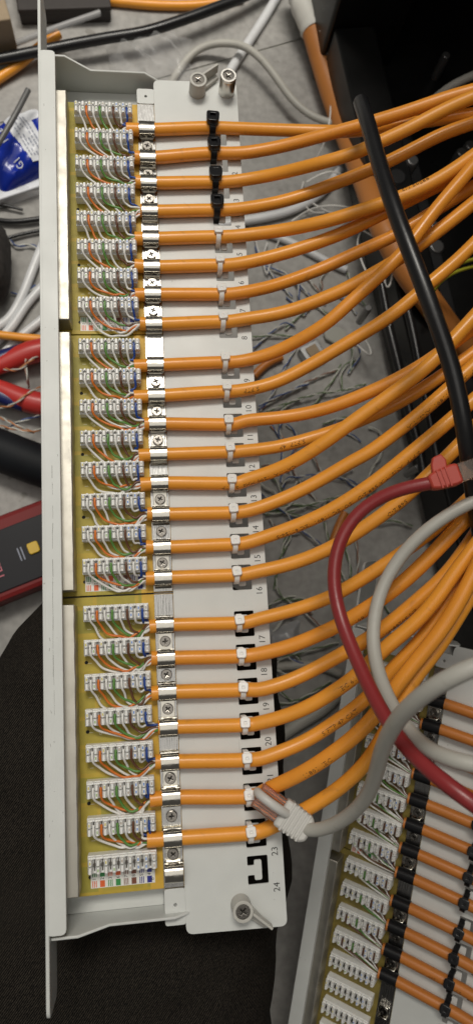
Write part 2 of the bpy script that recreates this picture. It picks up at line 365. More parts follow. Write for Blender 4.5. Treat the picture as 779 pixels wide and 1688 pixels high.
for (px, py, z, r) in ((680, 263, FZ + 64, 5.5), (720, 405, FZ + 40, 7), (655, 290, FZ + 64, 8), (761, 250, FZ + 40, 5), (775, 238, FZ + 40, 5), (716, 370, FZ + 40, 4), (607, 507, FZ + 64, 3), (690, 770, FZ + 64, 3), (735, 90, FZ + 40, 4)):
    p = W(px, py, z)
    b = MB(); b.lathe((p.x, p.y, z - 26), [(r, 0), (r, 24), (r * .8, 26)], 14); rpart(b, 'bolt', 'bolt' if r < 8 else 'rack_m', .3)

# ------------------------------------------------------------------ patch panels
U = []
TH = [1.1 + 3.55 * k for k in range(9)]         # teeth x
GAPX = [1.1 + 3.55 * (k + .5) for k in range(8)]
def block_mesh():
    b = MB()
    b.box(-.1, 30.6, -6.6, .9, .02, 5.2, 0); b.box(.1, 30.4, -.6, .6, 5.2, 6.6, 0, tap=.25)
    cols = [1, 2, 1, 2, 4, 4, 3, 3, 4]
    for k, x in enumerate(TH):
        w = 1.05 if k < 8 else 1.25
        for j, (ya, yb) in enumerate(((-2.5, -.2), (-5.9, -3.2))):
            b.prism([(x - w, 5.2), (x + w, 5.2), (x + w, 7.8), (x + w * .45, 9.2), (x - w * .45, 9.2), (x - w, 7.8)], ya, yb, 'xz', 0)
        b.box(x - w * .8, x + w * .8, -3.3, -2.4, 5.2, 7.0, 0)
        for j, yc in enumerate((-1.35, -4.5)):
            if (j + k) % 2 and k < 6: continue
            b.box(x - .27, x + .27, yc - .6, yc + .6, 9.2, 9.25, cols[k])
    for x in GAPX:
        b.box(x - .5, x + .5, -3.3, -2.3, 5.2, 7.2, 5); b.box(x - .28, x + .28, -5.6, -.6, 5.15, 5.35, 5)
        b.lathe((x, .35, 6.5), [(.7, 0), (.5, .8)], 8, 0)
    return b
_blk = block_mesh().build('terminal_block_source', ['block', 'd_yel', 'd_grn', 'd_blu', 'd_brn', 'contact_recess'], None, smooth=False)
BLK = _blk.data; bpy.data.objects.remove(_blk)

def cross_loop(r, w):
    return [(w, w), (w, r), (-w, r), (-w, w), (-r, w), (-r, -w), (-w, -w), (-w, -r), (w, -r), (w, -w), (r, -w), (r, w)]
def screw_mesh(r=2.35):
    b = MB(); n = 20
    circ = [(r * math.cos(2 * math.pi * k / n), r * math.sin(2 * math.pi * k / n)) for k in range(n)]
    c2 = [(p[0] * .8, p[1] * .8) for p in circ]
    a = R_(28); cr = [(x * math.cos(a) - y * math.sin(a), x * math.sin(a) + y * math.cos(a)) for x, y in cross_loop(r * .62, r * .17)]
    b.mesh(fill_mesh([circ, cr], 1.6, .28), Matrix.Translation((0, 0, .8)))
    b.lathe((0, 0, 0), [(r * .9, .05), (r * .9, .15)], n, 1)  # recess floor in dark metal, the recess shade put into its colour
    o = b.build('screw_source', ['screw', 'contact_recess']); me = o.data; bpy.data.objects.remove(o); return me
SCREW = screw_mesh()
def obj_of(me, name, parent, loc, rz=0):
    o = bpy.data.objects.new(name, me); C.objects.link(o); o.parent = parent; o.location = Vector(loc) * MM; o.rotation_euler = (0, 0, rz); return o

CR = 3.4   # cable radius
def saddle_profile(ys, r, t, za, zf):
    "sheet path (y,z) over one or two cables, from high y to low y"
    P = [(ys[0] + r + .1, za)]
    for i, y in enumerate(ys):
        for k in range(0, 13):
            a = math.pi * k / 12; ca = math.cos(a); sa = math.sin(a)
            e = .74
            P.append((y + (r + .15) * math.copysign(abs(ca) ** e, ca), 4.0 + (r + .35 - .4) * abs(sa) ** e if sa > 0 else 4.0))
        if i + 1 < len(ys): P.append((y - r - .25, zf)); P.append((ys[i + 1] + r + .25, zf))
    P.append((ys[-1] - r - .1, za)); P.append((ys[-1] - r - 1.6, za - .1))
    return [(ys[0] + r + 1.2, za - .1)] + P
def clamp(parent, x, ys, hw=4.2):
    P = saddle_profile(ys, CR, .7, .95, 1.0); t = .65
    # offset outwards
    n = len(P); off = []
    for i in range(n):
        a = Vector(P[max(i - 1, 0)]); c = Vector(P[min(i + 1, n - 1)]); d = (c - a)
        d = d.normalized() if d.length > 1e-6 else Vector((-1, 0)); nn = Vector((d.y, -d.x)); nn = nn if True else nn
        off.append(Vector(P[i]) + Vector((nn.x, nn.y)) * t * (1 if d.x <= 0 else 1))
    # make sure the offset points up/out
    b = MB(); vs = []; sgn = 1
    if off[n // 4][1] < P[n // 4][1]: off = [Vector(p) * 2 - o for p, o in zip([Vector(q) for q in P], off)]
    for p, o in zip(P, off):
        h_ = hw * (.78 if abs(p[1] - 1.0) < .01 else 1)
        vs += [(x - h_, p[0], p[1]), (x + h_, p[0], p[1]), (x + h_, o[0], o[1]), (x - h_, o[0], o[1])]
    fs = []
    for i in range(n - 1):
        for k in range(4): fs.append((i * 4 + k, i * 4 + (k + 1) % 4, i * 4 + 4 + (k + 1) % 4, i * 4 + 4 + k))
    fs += [(0, 1, 2, 3), tuple((n - 1) * 4 + k for k in (3, 2, 1, 0))]
    b.add(vs, fs)
    return b.build('cable_clamp', 'clamp', parent, bevel=.12, ang=40)

def slot_loop(yc, x0=72.4, x1=82.3, h=12.7):
    y0 = yc - h / 2; y1 = yc + h / 2
    return rounded([(x0, y1), (x1, y1), (x1, y0), (x0, y0), (x0, yc - 2.0), (x0 + 3.4, yc - 2.0), (x0 + 3.4, yc - 4.3), (x0 + 6.7, yc - 4.3), (x0 + 6.7, yc + 4.3), (x0 + 3.4, yc + 4.3), (x0 + 3.4, yc + 2.0), (x0, yc + 2.0)], .75)

def make_panel(root, rows, groups, slots, ends, clamps, lone_screws, numbers, wlabels, plate_low=-26, ear=(-5, 262), saddles=True):
    """rows: y of block back edges; groups: (y_hi, y_lo) of boards; ends: (y_top, y_bottom)"""
    yt, yb = ends
    # front plate with folded flange and ears
    b = MB()
    prof = rounded([(yt + 42, 18), (yt + 42, ear[0]), (yt + 4, ear[0]), (yt + 2, plate_low), (yb - 2, plate_low), (yb - 4, ear[0]), (yb - 33, ear[0]), (yb - 33, 18)], 5, 5)
    b.prism(prof, -17.1, -15.5, 'yz'); b.build('front_plate', 'paint', root, bevel=.35)
    b = MB(); me = fill_mesh([rounded([(-16.4, yt), (-8.6, yt), (-8.6, yb), (-16.4, yb)], 2.2)], 1.5, .25); b.mesh(me, Matrix.Translation((0, 0, 17.2))); b.build('top_flange', 'paint', root)
    if saddles:
        b = MB(); r5 = random.Random(11); x = -12.2; y = -12.0
        while y > -120:
            L_ = r5.uniform(2, 11); x2 = x + r5.uniform(-.35, .25) if y > -40 else x + r5.uniform(-.3, .35); w_ = r5.uniform(.07, .2)
            b.add([(x - w_ / 2, y, 17.97), (x + w_ / 2, y, 17.97), (x2 + w_ / 2, y - L_, 17.97), (x2 - w_ / 2, y - L_, 17.97)], [(0, 1, 2, 3)]); x = x2; y -= L_ + r5.choice((0, 0, .5, 2, 5))
        for q in range(16):
            x0_ = r5.uniform(-15.5, -9.5); y0_ = r5.uniform(-200, 200); L_ = r5.uniform(.3, 1.6); a_ = r5.uniform(-.4, .4)
            b.add([(x0_, y0_, 17.97), (x0_ + .15, y0_, 17.97), (x0_ + .15 + a_, y0_ - L_, 17.97), (x0_ + a_, y0_ - L_, 17.97)], [(0, 1, 2, 3)])
        b.build('scratch', mat('scratch_grime', (.12, .115, .10), .7), root, smooth=False)
    b = MB(); b.box(-9.6, -8.62, yb + 2.5, yt - 2.5, 13.4, 17.0); b.build('flange_lip', 'paint', root, bevel=.3)
    # end walls
    for y, s in ((yt + 1.5, -1), (yb - 3.5, 1)):
        b = MB(); pr = [(-15.4, -11.6), (-15.4, 14), (-4, 14), (9, 5), (38, 5), (45.6, -.2), (45.6, -4), (42, -11.6)]
        b.prism(pr, y, y + 1.2 * s, 'xz'); b.build('side_wall', 'paint', root, bevel=.3)
    # lower sheet, riser, cable tray
    b = MB(); b.box(-15.4, 33.4, yb - 2.2, yt + .2, -11.4, -10.4); b.build('base_sheet', 'paint', root, bevel=.2)
    b = MB(); b.box(33.45, 34.4, yb - 2.2, yt - 6, -11.4, -1.75); b.box(34.45, 42.5, yb - 2.2, yt - 6, -2.7, -1.7); b.build('riser', 'paint', root)
    for ya, yc in ((groups[0][0] + .6, yt - 5.5), (yb - 7.5, groups[-1][1] - .6)):
        b = MB(); yh = (ya + yc) / 2 if ya > 0 else yc - 6.8
        hole = [(38.4 + .95 * math.cos(a * math.pi / 6), yh + .95 * math.sin(a * math.pi / 6)) for a in range(12)]
        b.mesh(fill_mesh([rounded([(33.7, ya), (42.9, ya), (42.9, yc), (33.7, yc)], 1.2), hole], 1.6, .2), Matrix.Translation((0, 0, -.3))); b.build('fixing_tab', 'paint', root)
    b = MB()
    out = rounded([(43.0, yt + .5), (89.6, yt + 1), (89.6, yb - 13), (43.0, yb - 12)], 3.2, 5)
    b.mesh(fill_mesh([out] + [slot_loop(y) for y in slots], 1.1, .12), Matrix.Translation((0, 0, -.25)))
    tray = b.build('cable_tray', 'paint', root, ang=30)
    for n, y in numbers:
        b = MB(); me = text_mesh(str(n), 4.3, 3)
        b.mesh(me, Matrix.Translation((85.9, y, .33)) @ Matrix.Rotation(R_(90), 4, 'Z')); b.build('number', 'ink', tray, smooth=False)
    # boards
    for gi, (yh, yl) in enumerate(groups):
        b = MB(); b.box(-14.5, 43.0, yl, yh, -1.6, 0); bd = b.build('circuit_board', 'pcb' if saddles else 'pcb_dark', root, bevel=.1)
        b = MB(); sy0 = yl + (2.0 if gi < 2 else 4); sy1 = yh - 3.6
        nseg = 26; pts = [(-15.2, sy0)]
        for k in range(nseg + 1):
            pts.append((-3.4 + rnd.uniform(-.06, .06) + (.14 if k % 3 == 1 else 0), sy0 + (sy1 - sy0) * k / nseg))
        pts.append((-15.2, sy1)); b.prism(pts, .05, 13, 'xy'); b.build('jack_shield', 'shield', bd, bevel=.5)
        b = MB(); b.box(33.5, 42.7, yl + .3, yh - .2, .02, .8); b.build('ground_strip', 'strip', bd, bevel=.1)
        rr = [y for y in rows if yl < y < yh + 5]
        b = MB()
        for i, y in enumerate(rr):
            obj_of(BLK, 'terminal_block', bd, (0, y, 0))
            for k, (dx, dy) in enumerate(((5.4, -9.6), (6.4, -11.0), (21.5, -8.4), (23.2, -8.6))):
                n = 8; ra, rb2 = .62, .36
                vs = []
                for q in range(n):
                    a = 2 * math.pi * q / n; vs += [(dx + ra * math.cos(a), y + dy + ra * math.sin(a), .02), (dx + rb2 * math.cos(a), y + dy + rb2 * math.sin(a), .02)]
                b.add(vs, [(2 * q, 2 * ((q + 1) % n), 2 * ((q + 1) % n) + 1, 2 * q + 1) for q in range(n)])
            b.mesh(text_mesh('1', 2.6), Matrix.Translation((2.2, y - 10.2, .02)) @ Matrix.Rotation(R_(90), 4, 'Z'))
        b.build('silkscreen', 'silk', bd, smooth=False)
        for i, y in enumerate(rr):
            if i % 2 == 1:
                b = MB(); b.lathe((.4, y - 9.8, -.2), [(.85, 0), (.85, .22)], 12); b.build('drill_hole_disc', 'hole', bd)  # flat dark disc, the shade inside a hole put into its colour
    # clamps and screws
    for ys in clamps:
        if saddles: c = clamp(root, 38.2, ys)
        else:
            b = MB(); ym = sum(ys) / 2; b.box(34.6, 41.8, ym - 3.6, ym + 3.6, .85, 2.1); b.box(35.4, 41.0, ym + 3.0, ym + 4.2, .9, 4.4); b.box(35.4, 41.0, ym - 4.2, ym - 3.0, .9, 4.4)
            c = b.build('cable_clamp', 'clamp', root, bevel=.3)
        obj_of(SCREW, 'screw', c, (38.2, sum(ys) / len(ys), 1.68), rnd.uniform(0, 6))
    for y in lone_screws: obj_of(SCREW, 'screw', root, (38.2, y, .82), rnd.uniform(0, 6))
    # colour-code labels
    for y in wlabels:
        b = MB(); b.box(0.6, 29.6, y - 14.6, y - 7.0, .03, .12, 0)
        A = [('p_grn', 1), ('p_grn', 0), ('p_org', 1), ('p_org', 0), ('p_brn', 1), ('p_brn', 0), ('p_blu', 1), ('p_blu', 0)]
        Bc = [('p_org', 1), ('p_org', 0), ('p_grn', 1), ('p_grn', 0), ('p_brn', 1), ('p_brn', 0), ('p_blu', 1), ('p_blu', 0)]
        names = ['label', 'p_grn', 'p_org', 'p_brn', 'p_blu', 'ink']
        for rowi, (cols, ya, yc) in enumerate(((A, y - 9.9, y - 7.2), (Bc, y - 14.3, y - 11.5))):
            for k, (cn, st) in enumerate(cols):
                x = GAPX[k] - .6; mi = names.index(cn)
                if st:
                    for q in range(3): b.box(x - 1.0 + q * .8, x - .6 + q * .8, ya, yc, .12, .15, mi)
                else: b.box(x - 1.1, x + 1.1, ya, yc, .12, .15, mi)
        for k, d in enumerate('12367854'):
            b.mesh(text_mesh(d, 2.2), Matrix.Translation((GAPX[k] - .6, y - 10.7, .16)) @ Matrix.Rotation(R_(90), 4, 'Z'), 5)
        for d, yy in (('A', y - 8.5), ('B', y - 12.9)):
            b.mesh(text_mesh(d, 2.2), Matrix.Translation((28.4, yy, .16)) @ Matrix.Rotation(R_(90), 4, 'Z'), 5)
        b.build('wiring_label', names, root, smooth=False)
    return tray

PG = [0, 16.0, 22.5]
rows = []; u = 0
for g in range(3):
    for i in range(8): rows.append(190 - u); u += 16.0
    u += 6.5
YC = [175.8, 158.8, 144.1, 127.6, 111.9, 95.8, 80.6, 64.0, 42.0, 25.6, 11.0, -4.9, -19.4, -35.2, -51.6, -66.4, -89.0, -104.6, -120.3, -136.3, -151.8, -167.5, -185.4, -200.1]
YT = [177.6, 162.2, 144.8, 128.4, 112.9, 96.6, 80.2, 65.0, 42.8, 27.1, 9.5, -4.8, -21.0, -35.8, -51.6, -66.8, -90.0, -105.8, -121.5, -137.7, -153.6, -169.9, -185.9]
YT = [y + (y + 91.7) / 347 * 4 for y in YT]; YC = [y + (y + 91.7) / 347 * 2.5 for y in YC]
SL = [179.0 - 16.2 * i for i in range(8)] + [42.8 - 15.75 * i for i in range(8)] + [-90.4 - 16.3 * i for i in range(8)]
NPX = [(383, 243), (387, 286), (389, 330), (392, 374), (393, 419), (397, 466), (400, 512), (402, 557), (406, 627), (409, 674), (411, 721), (414, 772), (418, 822), (420, 873), (422, 921), (427, 974), (431, 1054), (435, 1108), (438, 1165), (442, 1222), (446, 1282), (449, 1342), (453, 1403), (457, 1462)]
panel = empty('patch_bay', 'light grey patch panel with three yellow circuit boards lying across a denim leg', 'patch panel')
make_panel(panel, rows, [(196.4, 61.7), (61.0, -73.0), (-73.8, -208.6)], SL, (211.5, -217.0),
           [(YC[i], YC[i + 1]) for i in range(0, 24, 2)],
           [(YC[i] + YC[i + 1]) / 2 for i in (1, 5, 9, 13, 17, 21)],
           [(i + 1, W(NPX[i][0], NPX[i][1], .3).y) for i in range(24)], [rows[7], rows[15], rows[23]])

# corner posts with clamp arms, one tin standoff
def corner_post(name, x, y, ang, label, h=8.0):
    r = empty(name, label, 'screw post', (x, y, .32), 'grey screw posts at the tray corners')
    b = MB(); n = 24
    b.lathe((0, 0, 0), [(4.7, 0), (4.55, h)], n); 
    ring = [(4.5 * math.cos(2 * math.pi * k / n), 4.5 * math.sin(2 * math.pi * k / n)) for k in range(n)]
    ring2 = [(p[0] * .78, p[1] * .78) for p in ring]
    b.mesh(fill_mesh([ring, ring2], 1.4, .2), Matrix.Translation((0, 0, h + .7)))
    b.build('sleeve', 'post', r)
    o = obj_of(SCREW, 'screw', r, (0, 0, h + .02), .4); o.scale = (1.35, 1.35, .6)
    T = Matrix.Rotation(ang, 4, 'Z')
    b = MB(); b.prism([(3.6, -2.2), (14.5, -1.4), (14.5, 1.4), (3.6, 2.8)], .2, 2.6, 'xy', T=T); b.build('arm', 'post', r, bevel=.4)
    b = MB(); b.box(4.6, 15.8, 1.0, 2.3, 2.7, h + .5, T=T); b.build('blade', 'post', r, bevel=.3)
corner_post('screw_post', 67.2, 205.6, R_(38), 'grey plastic screw post with clamp arm beside the shiny metal standoff')
corner_post('screw_post', 68.4, -218.6, R_(-40), 'grey plastic screw post with clamp arm below printed number 24')
so = MB(); n = 28; ro = 4.4
so.lathe((83.6, 206.3, .32), [(ro, 0), (ro, 10.6), (ro * .97, 10.9)], n)
ring = [(83.6 + ro * .96 * math.cos(2 * math.pi * k / n), 206.3 + ro * .96 * math.sin(2 * math.pi * k / n)) for k in range(n)]
ring2 = [(83.6 + ro * .74 * math.cos(2 * math.pi * k / n), 206.3 + ro * .74 * math.sin(2 * math.pi * k / n)) for k in range(n)]
so.mesh(fill_mesh([ring, ring2], 1.6, .15), Matrix.Translation((0, 0, 12.0)))
o = empty('metal_standoff', 'shiny round metal standoff at the tray corner above printed number 1', 'standoff', (83.6, 206.3, .32))
so.build('sleeve', 'tin', o).location = (-83.6 * MM, -206.3 * MM, -.32 * MM)
s = obj_of(SCREW, 'screw', o, (0, 0, 11.0), .2); s.scale = (1.2, 1.2, .6)

# ------------------------------------------------------------------ orange cables on the main panel
CP = {
1: [(450, 214), (520, 216), (575, 217), (625, 211), (700, 200), (779, 188)],
2: [(400, 253), (470, 240), (540, 221), (575, 212), (616, 200), (672, 183), (729, 163), (779, 149)],
3: [(400, 297), (460, 286), (530, 268), (560, 260), (597, 248), (630, 231), (672, 213), (700, 197), (743, 175), (779, 160)],
4: [(400, 344), (470, 331), (540, 307), (611, 279), (644, 264), (687, 242), (729, 220), (779, 203)],
5: [(400, 388), (470, 379), (540, 364), (588, 349), (630, 335), (672, 321), (715, 300), (757, 273), (779, 257)],
6: [(400, 434), (460, 420), (520, 401), (560, 386), (588, 373), (636, 349), (672, 330), (715, 309), (743, 293), (779, 270)],
7: [(400, 482), (446, 473), (492, 457), (539, 439), (585, 417), (640, 393), (680, 370), (734, 336), (779, 308)],
8: [(400, 526), (446, 520), (492, 508), (539, 489), (566, 478), (602, 458), (652, 430), (690, 404), (730, 374), (779, 335)],
9: [(400, 595), (446, 584), (492, 561), (539, 533), (574, 500), (616, 463), (658, 422), (681, 394), (717, 345), (757, 299), (779, 273)],
10: [(400, 643), (446, 634), (492, 612), (539, 585), (585, 557), (616, 539), (653, 514), (692, 480), (717, 459), (751, 431), (779, 403)],
11: [(400, 693), (446, 690), (492, 684), (539, 673), (585, 656), (640, 632), (695, 602), (730, 577), (757, 557), (779, 540)],
12: [(400, 743), (446, 739), (492, 728), (539, 714), (563, 706), (600, 690), (644, 671), (687, 646), (729, 618), (779, 582)],
13: [(400, 792), (446, 779), (492, 757), (539, 726), (585, 692), (616, 670), (644, 650), (687, 618), (717, 591), (743, 563), (779, 524)],
14: [(431, 836), (482, 815), (534, 788), (585, 757), (602, 750), (644, 719), (686, 686), (729, 649), (757, 623), (779, 603)],
15: [(431, 887), (482, 869), (534, 847), (585, 816), (616, 795), (672, 750), (729, 703), (757, 678), (779, 660)],
16: [(420, 942), (462, 935), (505, 921), (544, 904), (578, 884), (618, 857), (658, 827), (686, 802), (712, 777), (762, 727), (779, 708)],
17: [(420, 1021), (462, 1012), (505, 999), (541, 986), (575, 967), (604, 950), (644, 923), (681, 898), (715, 872), (740, 851), (779, 815)],
18: [(420, 1079), (462, 1071), (505, 1055), (547, 1036), (578, 1019), (616, 995), (658, 965), (700, 926), (734, 890), (779, 842)],
19: [(420, 1139), (462, 1129), (505, 1110), (547, 1087), (590, 1063), (622, 1043), (658, 1015), (692, 985), (729, 954), (751, 926), (779, 887)],
20: [(420, 1193), (462, 1184), (505, 1167), (547, 1142), (581, 1119), (604, 1097), (633, 1068), (672, 1038), (700, 1010), (723, 982), (743, 951), (779, 904)],
21: [(430, 1251), (460, 1240), (501, 1224), (542, 1197), (583, 1169), (616, 1140), (639, 1110), (672, 1077), (700, 1048), (723, 1013), (740, 982), (779, 927)],
22: [(435, 1303), (460, 1293), (501, 1273), (542, 1246), (583, 1215), (616, 1182), (656, 1126), (686, 1088), (717, 1052), (740, 1018), (757, 990), (779, 947)],
23: [(440, 1366), (470, 1352), (501, 1336), (542, 1312), (583, 1279), (616, 1240), (640, 1195), (681, 1118), (709, 1085), (729, 1056), (751, 1021), (779, 974)],
}
DZ = {1: -6, 2: 4, 3: 13, 4: -3, 5: 7, 6: -2, 7: -7, 8: 1, 9: 10, 10: 0, 11: -1, 12: -5, 13: 8, 14: 0, 15: 2, 16: 0, 17: 0, 18: 2, 19: -6, 20: 3, 21: -7, 22: 9, 23: 1}
XEND = [207, 221, 223, 234, 222, 222, 223, 231, 221, 221, 238, 229, 232, 243, 241, 241, 246, 249, 249, 265, 255, 246, 241]
WCOL = ['w_white', 'w_orange', 'w_white', 'w_green', 'w_white', 'w_brown', 'w_white', 'w_blue']

def wrap_text(path, s_mid, text, size, phi, r, flip, squash=1.0):
    "text laid on the jacket surface: x along the cable, y round it"
    me = text_mesh(text, size, 1); fr = frames(path); S = [0]
    for i in range(1, len(path)): S.append(S[-1] + (fr[i][0] - fr[i - 1][0]).length)
    def at(s):
        s = max(0, min(S[-1] - 1e-4, s)); i = 0
        lo, hi = 0, len(S) - 1
        while hi - lo > 1:
            mid = (lo + hi) // 2
            if S[mid] <= s: lo = mid
            else: hi = mid
        k = (s - S[lo]) / max(1e-6, S[hi] - S[lo]); a, b = fr[lo], fr[hi]
        return a[0].lerp(b[0], k), a[1].lerp(b[1], k).normalized()
    vs = []
    for v in me.vertices:
        x, y = v.co.x * squash, v.co.y
        if flip: x, y = -x, -y
        p, t = at(s_mid + x)
        up = Vector((0, 0, 1)); up = (up - t * up.dot(t)).normalized(); side = t.cross(up)   # side = left-hand/right-hand of travel
        a = phi - y / r
        vs.append(p + (up * math.cos(a) + side * math.sin(a)) * (r + .035))
    b = MB(); b.add(vs, [tuple(p.vertices) for p in me.polygons]); return b

def zprof(px): 
    t = max(0.0, min(1.0, (px - 405) / 375)); return 4.2 + 36 * (t * t * (3 - 2 * t) * .45 + t ** 1.4 * .55)
for n in range(1, 24):
    i = n - 1; yc = YC[i]; yt = YT[i]; yb = rows[i]
    xe = W(XEND[i], 844, 4).x
    pxy = {1: 207}.get(n, XEND[i]); xe = min(W(pxy, 180 + 53 * i, 4.2).x, 33.2)
    pts = [Vector((xe, yc + rnd.uniform(-.6, .6), 4.6)), Vector((38.2, yc, 4.2)), Vector((48, yc + (yt - yc) * .25, 4.2)), Vector((60, yc + (yt - yc) * .65, 4.1)), Vector((74, yt, 4.0)), Vector((79, yt, 4.0))]
    for (px, py) in CP[n]:
        if px < 398: continue
        t = max(0, min(1, (px - 415) / 120)); pts.append(W(px, py, zprof(px) + DZ[n] * t))
    d = (pts[-1] - pts[-2]).normalized(); e = pts[-1]
    pts += [e + d * 45 + Vector((0, 0, -2)), e + d * 100 + Vector((12, 0, -14)), e + d * 160 + Vector((30, 10, -45)), e + d * 210 + Vector((45, 30, -100))]
    path = smoothpath(spline(pts, 3.5), 6)
    root = empty('network_cable', 'orange network cable running past printed number %s on the grey panel' % NW[n], 'cable', (xe, yc, .8), 'orange cables on the grey panel')
    o3 = Vector((xe, yc, .8))
    r = CR * rnd.uniform(.97, 1.03)
    b = MB(); b.tube([p - o3 for p in path], r, 16); jk = b.build('jacket', rnd.choice(['orange', 'orange', 'orange_b']), root, ang=60)
    b = MB(); 
    txt = {14: ('IEC 61156-5  S/FTP 4P  ISO/IEC 11801  ANSI/TIA', 175, .62, 1), 15: ('S/FTP  ANSI/TIA 568.2-D  ISO/IEC 11801  IEC 61156-5', 105, .75, 1),
           13: ('CAT.7A  1200 MHz  S/FTP', 60, .9, 1), 12: ('S/FTP  4P', 78, .4, 1), 5: ('EN 50288', 150, -.5, 0), 19: ('EN 50288-9-1  S/FTP', 122, .75, 1), 18: ('11801', 105, .75, 1), 20: ('IEC 61156', 98, .1, 0), 21: ('S/FTP 4P CAT', 92, .2, 0), 22: ('11801  IEC', 84, .3, 0), 10: ('S/FTP', 60, .5, 1), 16: ('568.2-D', 130, .5, 1)}
    if n in txt:
        t, sm, phi, fl_ = txt[n]
        b = wrap_text([p - o3 for p in path], sm, t, 3.1, phi, r, fl_, 1.15); b.build('print', 'print_ink', jk, smooth=False)
    rdep = rnd.uniform(-1.2, 1.6); order = [rnd.uniform(-1.1, 1.1) for _ in range(4)]; pull = [rnd.uniform(-.14, .14) for _ in range(4)]
    for k in range(8):
        xk = GAPX[k]; off = (k - 3.5) * .55; j = lambda a: rnd.uniform(-a, a)
        mx = xk + (xe - xk) * (.5 + j(.12) + pull[k // 2])
        depth = 10.4 + rdep + order[k // 2] + (7 - k) * .5 + j(1.2) + (1.0 if k % 2 == 0 else -.3)
        lay = 1.3 + (k % 2) * 1.3 + k * .15
        ey = yc + off * .8 + j(.4)
        wp = [Vector((xk + j(.1), yb - 1.6, 7.0)), Vector((xk, yb - 3.4, 7.2)), Vector((xk + j(.2), yb - 6.4, 6.9)), Vector((xk + .5 + j(.3) + (xe - xk) * .06, yb - 8.8, 4.6))]
        if k < 6: wp += [Vector((xk + (xe - xk) * (.28 + pull[k // 2]), yb - depth + 1.0 + order[k // 2] * .5, lay + 1.0)), Vector((mx + (xe - mx) * .25, yb - depth - 1.2, lay + .5))]
        wp += [Vector((xe - 2.5, (ey * 2 + yb - depth) / 3 if k < 6 else ey + 1.2, 3.2 + k * .2)), Vector((xe + 1.5, yc + off * .55, 4.4 + j(1.2)))]
        wp = smoothpath(spline([p - o3 for p in wp], 1.1), 3)
        nw = len(wp); ph = (k % 2) * math.pi + (k // 2) * 1.3 + n
        for q in range(nw):
            t = q / nw; am = max(0, min(1, (t - .5) / .15)) * max(0, min(1, (1 - t) / .08)) * .55
            wp[q] = wp[q] + Vector((.2 * math.sin(ph + q * .7), math.sin(ph + q * .75), math.cos(ph + q * .75))) * am
        b = MB(); b.tube(wp, .59, 7); b.build('wire', WCOL[k], root, ang=60)

# ------------------------------------------------------------------ zip ties
def zip_tie(n, y, x, m, style, label, cz=4.0, T=None, parent_group='zip ties on the grey panel'):
    root = empty('zip_tie', label, 'zip tie', (x, y, .3), parent_group)
    r = CR + .15; t = .9; hw = 1.8 if style == 0 else 1.35; P = []
    P.append((r + .1, -2.2)); 
    for k in range(15):
        a = math.pi * k / 14; P.append((r * math.cos(a), cz - .3 + r * math.sin(a)))
    P.append((-r - .1, -2.2)); P.append((0, -2.9)); P.append((r + .1, -2.2))
    vs = []; n_ = len(P)
    for i, p in enumerate(P):
        c = Vector((0, cz - .3)); v = Vector(p) - c; o = Vector(p) + v.normalized() * t
        vs += [(-hw, p[0], p[1]), (hw, p[0], p[1]), (hw * .85, o.x, o.y), (-hw * .85, o.x, o.y)]
    fs = []
    for i in range(n_ - 1):
        for k in range(4): fs.append((i * 4 + k, i * 4 + (k + 1) % 4, i * 4 + 4 + (k + 1) % 4, i * 4 + 4 + k))
    b = MB(); b.add(vs, fs); b.build('strap', m, root)
    if style == 0:      # black head standing up with its square opening
        T = Matrix.Translation((0, 1.6, cz + r - .2)) @ Matrix.Rotation(R_(-12), 4, 'X') @ Matrix.Rotation(R_(rnd.uniform(-6, 6)), 4, 'Z')
        b = MB(); ol = rounded([(-2.6, -3.6), (2.6, -3.6), (3.3, -.5), (3.2, 3.1), (-3.2, 3.1), (-3.3, -.5)], 1.3); il = rrect(-1.75, 1.75, -1.6, 1.9, .4)
        b.mesh(fill_mesh([ol, il], 3.2, .25), T @ Matrix.Translation((0, 0, 1.8)))
        b.box(-1.7, 1.7, -1.5, 1.8, .4, 1.9 if n != 3 else 3.3, T=T); b.build('head', m, root)
    else:
        T = Matrix.Translation((0, 1.2, cz + r - .55)) @ Matrix.Rotation(R_(-18), 4, 'X') @ Matrix.Rotation(R_(rnd.uniform(-6, 6)), 4, 'Z')
        b = MB(); b.mesh(fill_mesh([rounded([(-1.95, -2.0), (1.95, -2.0), (2.05, 2.0), (-2.05, 2.0)], .8), rrect(-.8, .8, -.9, .7, .2)], 1.9, .35), T @ Matrix.Translation((0, 0, .9)))
        b.box(-.8, .8, -.9, .7, .3, 1.5, T=T); b.box(-1.3, 1.3, 1.9, 2.9, .1, 1.0, T=T); b.build('head', m, root)
    return root
for n in range(1, 24):
    bl = n <= 4
    zip_tie(n, YT[n - 1], 74.1, 'tie_b' if bl else 'tie_w', 0 if bl else 1, '%s zip tie round the orange cable beside printed number %s' % ('black' if bl else 'white', NW[n]))

